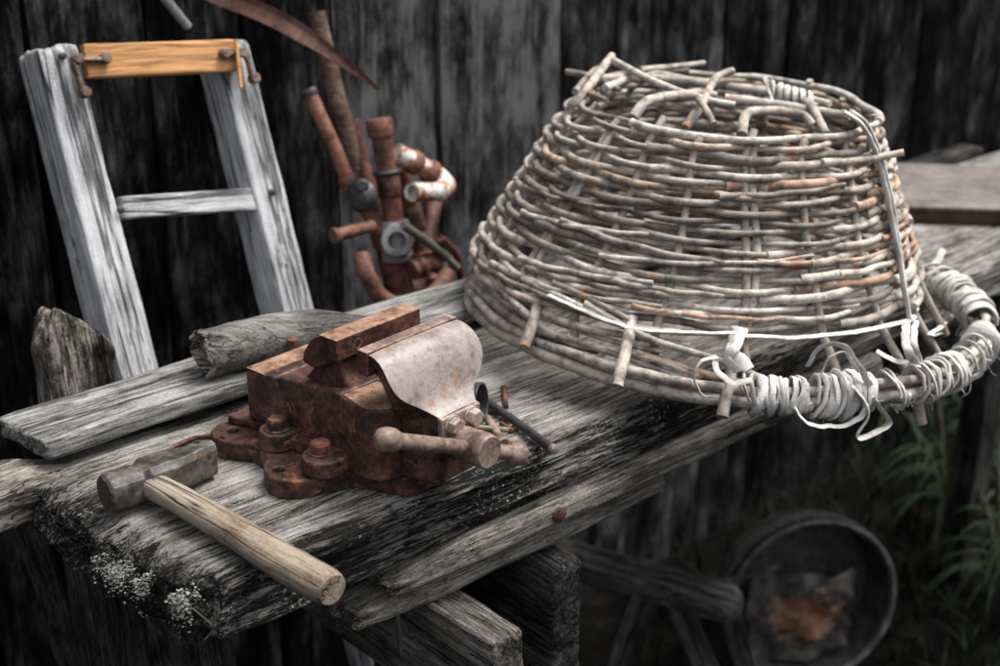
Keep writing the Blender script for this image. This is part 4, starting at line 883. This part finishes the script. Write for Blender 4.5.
pipe_thing('rusty_pipe', 'dark brown pipe leaning behind the coupled pipe, right of it', 'pipe', P, .0118, 'pipe', [('coupling', collar(P[1], P[2], .1, .5, .015), 'polewood')], 'rusty pipes against the wall')
# elbow with peeling white paint
P = poly([(396, 152, .625), (410, 160, .62), (426, 169, .615), (440, 178, .61), (446, 186, .595), (438, 192, .575), (424, 190, .565), (412, 192, .56)])
eo = thing('elbow_pipe', T(P[0]), 'bent pipe with peeling white paint hooked over the pipe bundle', 'pipe', 'rusty pipes against the wall')
m = MB(); m.tube(spline(P[:6], 6), .0135, 18, noise_amp=.05); m.build('tube', M['elbow'], eo, Matrix(), 0, 45)
for i_, t_ in ((1, .2), (2, .5)):
    m = MB(); d = nrm(P[i_+1]-P[i_]); m.lathe(P[i_], d, [(0, .0145), (.003, .0168), (.013, .0168), (.016, .0145)], 20); m.build('ring', M['pipeorange'], eo, Matrix(), 0, 40)
m = MB(); q0, q1 = P[5], P[7]; d = nrm(q1-q0); Ln = float(np.linalg.norm(q1-q0)); m.lathe(q0, d, [(0, .0125), (Ln, .0125), (Ln, .0088), (Ln-.012, .008)], 22); m.build('white_end', M['elbow'], eo, Matrix(), 0, 40)
# black clamp
pc = on_v(362, 196, .60); m = MB(); m.lathe(-.5*.03*U, U, [(0, .012), (.006, .021), (.024, .021), (.030, .012)], 18); m.lathe((0, 0, .014), nrm(CAM-pc), [(-.014, .010), (.014, .010), (.018, .007)], 14); m.lathe((0, 0, -.012)+U*.016, nrm(CAM-pc), [(-.01, .008), (.016, .008), (.018, .005)], 12)
tag(m.build('pipe_clamp', M['darkmetal'], None, T(pc), .001, 40), 'black iron clamp jammed between thin and coupled pipes', 'clamp')
P = poly([(362, 255, .57), (368, 278, .55), (384, 300, .54), (410, 306, .53), (436, 292, .53), (448, 272, .54)])
pipe_thing('curved_pipe', 'curved rusty pipe cradling the foot of the pipe bundle', 'pipe', P, .0118, 'pipe', group='rusty pipes against the wall')
for P, r_, lb in ((down(poly([(352, 120, .70), (372, 200, .66), (386, 262, .64), (392, 290, .63)])), .0105, 'thin dark rusty pipe standing behind the black clamp'),
                  (down(poly([(436, 196, .68), (428, 232, .655), (418, 280, .63), (414, 300, .62)])), .012, 'dark rusty pipe leaning left below the white painted elbow')):
    pipe_thing('rusty_pipe', lb, 'pipe', P, r_, 'ironred', [('coupling', collar(P[1], P[2], .2, .75, r_+.0035), 'pipe')], 'rusty pipes against the wall')
P = poly([(334, 236, .585), (352, 231, .585), (372, 226, .59)])
pipe_thing('pipe_stub', 'short rusty pipe stub crossing left behind the tee joint', 'pipe', P, .0085, 'pipe', [('end_ring', collar(P[0], P[1], -.05, .2, .011), 'pipe')])
P = poly([(412, 270, .555), (426, 262, .555), (441, 262, .555)])
pipe_thing('pipe_fitting', 'stubby rusty pipe fitting lying right of the tee joint', 'pipe', P, .0145, 'pipe', [('ring', collar(P[0], P[1], .3, .7, .018), 'ironred'), ('end_ring', collar(P[1], P[2], .7, 1.05, .0175), 'zinc')])
rod_thing('grey_stick', poly([(403, 225, .55), (430, 244, .545), (457, 268, .54)]), .0062, 'dryweed', 'thin grey stick slanting from the tee joint to the basket', 'stick')
rod_thing('red_stick', poly([(441, 238, .55), (449, 246, .55), (458, 258, .55), (461, 285, .55)]), .0055, 'ironred', 'short red tipped stick beside the left rim of the basket', 'stick')
# scythe blade hung on the wall
Pb = [np.asarray(p_) for p_ in poly([(160, -30, WV-.02), (215, -6, WV-.02), (265, 14, WV-.03), (305, 36, WV-.055), (345, 64, WV-.085), (378, 90, WV-.10)])]
spb = spline(Pb, 8); m = MB(); vs_ = []; n_ = len(spb)
for i, p_ in enumerate(spb):
    t_ = nrm(spb[min(i+1, n_-1)]-spb[max(i-1, 0)]); dn = nrm(np.cross(V, t_)); dn = dn if dn[2] < 0 else -dn
    wd = .0225*min(1, (1-i/(n_-1))*2.2+.04)+.001
    vs_ += [p_-dn*wd*.5-V*.006, p_-dn*wd*.5+V*.002, p_+dn*wd*.5+V*.001, p_+dn*wd*.5-V*.0015, p_-dn*wd*.22-V*.001]
m.add(vs_, [(5*i+k, 5*i+(k+1) % 5, 5*i+5+(k+1) % 5, 5*i+5+k) for i in range(n_-1) for k in range(5)]+[tuple(range(5))[::-1], tuple(5*(n_-1)+k for k in range(5))])
tag(m.build('scythe_blade', M['scythe'], None, Matrix(), 0, 35), 'curved rusty scythe blade hanging on the wall above the ladder', 'scythe')
a_, b_ = on_v(160, -8, WV-.012), on_v(188, 27, WV-.012); rod_thing('wall_peg', [a_, b_], .006, 'zinc', 'small grey stick fixed to the wall above the orange board', 'stick')
# rough board behind the ladder top
tag(plank('batten', (.5, .032, .02), frame_along(on_v(88, 40, WV-.022), on_v(238, 14, WV-.022), up=-V), M['undergrey'], None, rnd=.004, seed=91), 'pale horizontal batten on the wall behind the ladder top', 'batten') if False else None
# broken post at left
pb_ = on_v(70, 470, .50); pt_ = on_v(52, 308, .52); pb_[2] = 0; d_ = pt_-on_v(75, 400, .50); p_low = pt_-d_*(pt_[2]/d_[2])
def post_shape(P):
    P = P.copy(); L = P[:, 0].max(); n = fbm(P*np.array([10, 45, 45]), 77, 4); k = np.clip((P[:, 0]-L+.10)/.10, 0, 1)
    P[:, 0] -= k*(np.abs(P[:, 1]-.030)**1.3*3.2+n*.035); P[:, 2] -= k*.012*n; P[:, 1] += .006*np.sin(P[:, 0]*30); return P
tag(plank('broken_post', (float(np.linalg.norm(pt_-p_low))+.002, .078, .05), frame_along(p_low-U*.03, pt_-U*.03, up=-V) if False else frame(p_low-U*.040+V*.05, nrm(pt_-p_low), U, np.cross(nrm(pt_-p_low), U)), M['stump'], None, res=(.006, .0025, .003), rnd=.008, grain=.003, rough=.003, seed=81, shape=post_shape),
    'broken rotten post with blackened ragged top, left of the ladder', 'post')
a_ = on_v(-6, 290, .55); b_ = on_v(4, 480, .42); d_ = nrm(a_-b_); low = b_-d_*(b_[2]/d_[2])
tag(plank('upright_board', (float(np.linalg.norm(a_-low)), .05, .02), frame(low-U*.03, d_, U, np.cross(d_, U)), M['undergrey'], None, rnd=.004, seed=83), 'narrow grey board standing upright at the left picture edge', 'board')

p_t = at(26, 528, .79); p_b = at(78, 690, .45); d_ = nrm(p_t-p_b); low = p_b-d_*(p_b[2]/d_[2]); yx = nrm(np.cross(nrm(np.array([0, -1, .3])), d_))
tag(plank('prop_board', (float(np.linalg.norm(p_t-low)), .036, .018), frame(low-yx*.018, d_, yx, np.cross(d_, yx)), M['trestle'], None, rnd=.003, seed=87, res=(.006, .003, .003)),
    'grey prop board slanting to the ground below the split branch at the rotten bench end', 'board')
# ================================================================== UNDER AND BEHIND THE BENCH
# trestle
tp0, tp1 = at(545, 536, .36), at(744, 589, .36)
tr = thing('trestle', T(at(650, 600, 0)), 'low grey wooden trestle standing on the ground beneath the bench', 'trestle')
def bark_shape(P): return P
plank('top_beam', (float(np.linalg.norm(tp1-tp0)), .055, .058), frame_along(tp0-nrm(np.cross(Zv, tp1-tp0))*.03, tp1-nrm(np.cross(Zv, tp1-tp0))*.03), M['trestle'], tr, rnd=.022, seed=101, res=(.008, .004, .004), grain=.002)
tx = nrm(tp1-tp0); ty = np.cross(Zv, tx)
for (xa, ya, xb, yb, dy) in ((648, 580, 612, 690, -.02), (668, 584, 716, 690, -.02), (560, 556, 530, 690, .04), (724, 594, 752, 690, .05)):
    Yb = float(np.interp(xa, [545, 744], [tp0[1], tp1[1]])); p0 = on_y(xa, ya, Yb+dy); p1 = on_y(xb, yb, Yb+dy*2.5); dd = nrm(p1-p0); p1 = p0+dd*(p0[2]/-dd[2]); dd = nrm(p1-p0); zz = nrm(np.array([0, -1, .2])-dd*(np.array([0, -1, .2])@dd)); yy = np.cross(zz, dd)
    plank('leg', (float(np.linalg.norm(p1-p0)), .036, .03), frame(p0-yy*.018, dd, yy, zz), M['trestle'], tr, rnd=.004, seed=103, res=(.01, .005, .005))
# bucket lying on its side with rusty tin in it
cb = on_y(811, 606, 2.03); bn_ = nrm(np.array([.20, -1, .10])); rb = .150
cb[2] = max(cb[2], rb*math.sqrt(1-bn_[2]**2)+.002)
bk = thing('metal_bucket', T((cb[0], cb[1], 0)), 'wide round metal tub lying on its side in the weeds', 'tub')
m = MB(); m.lathe(cb, -bn_, [(0, rb-.006), (-.004, rb), (0, rb+.005), (.008, rb+.004), (.010, rb-.001), (.03, rb-.002), (.034, rb+.002), (.040, rb-.003), (.078, rb-.008), (.080, rb-.014)], 56)
m.f = [f for f in m.f if len(f) == 4]; m.mi = m.mi[:len(m.f)]
m.lathe(cb, -bn_, [(0.0, rb-.006), (.03, rb-.008), (.074, rb-.016), (.075, .001)], 56); m.f = [f for f in m.f if len(f) <= 4]; m.mi = m.mi[:len(m.f)]
m.build('shell', M['bucket'], bk, Matrix(), 0, 40)
m = MB(); rA = nrm(np.cross(bn_, Zv)); rB = np.cross(bn_, rA); m.tube([cb+bn_*.002+(rb+.001)*(math.cos(t_)*rA+math.sin(t_)*rB) for t_ in np.linspace(0, 2*math.pi, 90, endpoint=False)], .0042, 10, closed=True, noise_amp=.3, seed=8); m.build('rim', M['bandmetal'], bk, Matrix(), 0, 50)
m = MB(); m.lathe(cb-bn_*.012, -bn_, [(0, rb+.0045), (.0005, rb+.0065), (.026, rb+.004), (.0265, rb+.002)], 56); m.f = [f for f in m.f if len(f) == 4]; m.mi = m.mi[:len(m.f)]; m.build('hoop_band', M['bandmetal'], bk, Matrix(), 0, 40)
a1 = nrm(np.cross(bn_, Zv)); b1 = np.cross(bn_, a1); b1 = b1 if b1[2] > 0 else -b1
m = MB(); vs_ = []; fs_ = []; nn = 26; cc = cb-b1*.040+a1*.0+bn_*.006
for i in range(nn):
    for j in range(nn):
        x = (i/(nn-1)-.5)*.20; y = (j/(nn-1)-.5)*.17; q = np.array([[x*16, y*16, 2.]]); hgt = float(fbm(q, 15, 4)[0]-.5)*.09-((x/.11)**2+(y/.1)**2)*.035
        wob = 1+.25*float(vnoise(np.array([[i*.3, j*.3, 5.]]), 3)[0]-.5); vs_.append(cc+(a1*x+b1*y)*wob+bn_*hgt)
for i in range(nn-1):
    for j in range(nn-1): fs_.append((i*nn+j, i*nn+j+1, (i+1)*nn+j+1, (i+1)*nn+j))
m.add(vs_, fs_); oc = cc+a1*0+b1*.012; oc = min(vs_, key=lambda p_: (proj(p_)[0]-808)**2+(proj(p_)[1]-618)**2)
m.rn = [float(1.3-np.linalg.norm((np.array(p_)-oc)*np.array([.8, 1, 1.2]))/.066) for p_ in m.v]; tn = m.build('crumpled_tin', M['tin'], None, Matrix(), 0, 50, attrs=True); so = tn.modifiers.new('solid', 'SOLIDIFY'); so.thickness = .006
tag(tn, 'crumpled grey sheet with orange rust patch inside the round tub', 'scrap metal')
rod_thing('twig', [on_y(708, 582, 1.95), on_y(740, 578, 1.92), on_y(762, 573, 1.9), on_y(778, 566, 1.9)], .0035, 'dryweed', 'bare twig in front of the round tub, beside the trestle end', 'twig')
# grass and weeds
def blades(n, area, hmul, seed, mt):
    rng = np.random.default_rng(seed); m = MB()
    for _ in range(n):
        x, y = area(rng); h = hmul*rng.uniform(.5, 1.2); a = rng.uniform(0, 6.28); bend = rng.uniform(.2, .8)*h; wd = rng.uniform(.0022, .0045)
        d = np.array([math.cos(a), math.sin(a), 0]); s_ = np.array([-d[1], d[0], 0]); vs_ = []
        for i in range(5):
            t_ = i/4; c_ = np.array([x, y, 0])+d*bend*t_**2+Zv*h*(t_-.25*t_**3); ww = wd*(1-t_**2*.95); vs_ += [c_-s_*ww, c_+s_*ww]
        m.add(vs_, [(2*i, 2*i+1, 2*i+3, 2*i+2) for i in range(4)])
    return m
def area1(rng):
    while True:
        x = rng.uniform(.2, 2.6); y = rng.uniform(1.7, 4.2); v = (np.array([x, y, 0])-O)@V; 
        if v < WV-.04 and (abs(x-cb[0]) > .16 or y > cb[1]+.1 or y < cb[1]-.16): return x, y
gobj = blades(3000, area1, .11, 1, 'grass').build('grass', M['grass'], None, Matrix(), 0, 0); gobj['kind'] = 'stuff'
def weed(px, py, Y, stems, h, label, seed, dry=False):
    b0 = on_y(px, py, Y); b0[2] = 0; rng = np.random.default_rng(seed); o = thing('weed', T(b0), label, 'plant', 'weeds growing beyond the basket')
    m = MB(); lf = MB()
    for s_ in range(stems):
        a = rng.uniform(0, 6.28); d = np.array([math.cos(a), math.sin(a), 0]); hh = h*rng.uniform(.6, 1.1); bend = hh*rng.uniform(.15, .5)
        P = spline([b0+d*bend*t_**2+Zv*hh*(t_-.12*t_**3) for t_ in (0, .33, .66, 1)], 5); m.tube(P, np.linspace(.0028, .0012, len(P)), 6)
        for i in range(3, len(P), 2):
            for q in (1,):
                a2 = a+rng.uniform(-2.2, 2.2); d2 = np.array([math.cos(a2), math.sin(a2), 0]); L_ = rng.uniform(.07, .17); sd_ = np.array([-d2[1], d2[0], 0]); vs_ = []; wd = rng.uniform(.0025, .005)
                for k in range(7):
                    t_ = k/6; c_ = P[i]+d2*L_*t_+Zv*L_*(.55*t_-.9*t_**2.2); ww = wd*(math.sin(math.pi*min(1, t_*.9+.12)))**.8; vs_ += [c_-sd_*ww, c_+Zv*-.001, c_+sd_*ww]
                lf.add(vs_, [(3*k+e, 3*k+e+1, 3*k+e+4, 3*k+e+3) for k in range(6) for e in (0, 1)])
    m.build('stem', M['dryweed'], o, Matrix(), 0, 60); lf.build('leaves', M['weed'], o, Matrix(), 0, 60)
weed(930, 600, 2.55, 6, .42, 'leafy green weed growing just right of the round tub', 21)
weed(985, 640, 2.30, 7, .30, 'low bushy green weed in the lower right corner', 22)
weed(965, 560, 2.75, 6, .62, 'tall arching weed under the right end of the basket', 23)
weed(900, 520, 3.0, 5, .50, 'thin tall weed by the wall between tub and basket', 24)
weed(1010, 560, 2.6, 6, .58, 'tall green weed cut off by the right picture edge', 25)
weed(742, 520, 2.95, 4, .30, 'small dim weed behind the round tub, near the wall', 26)
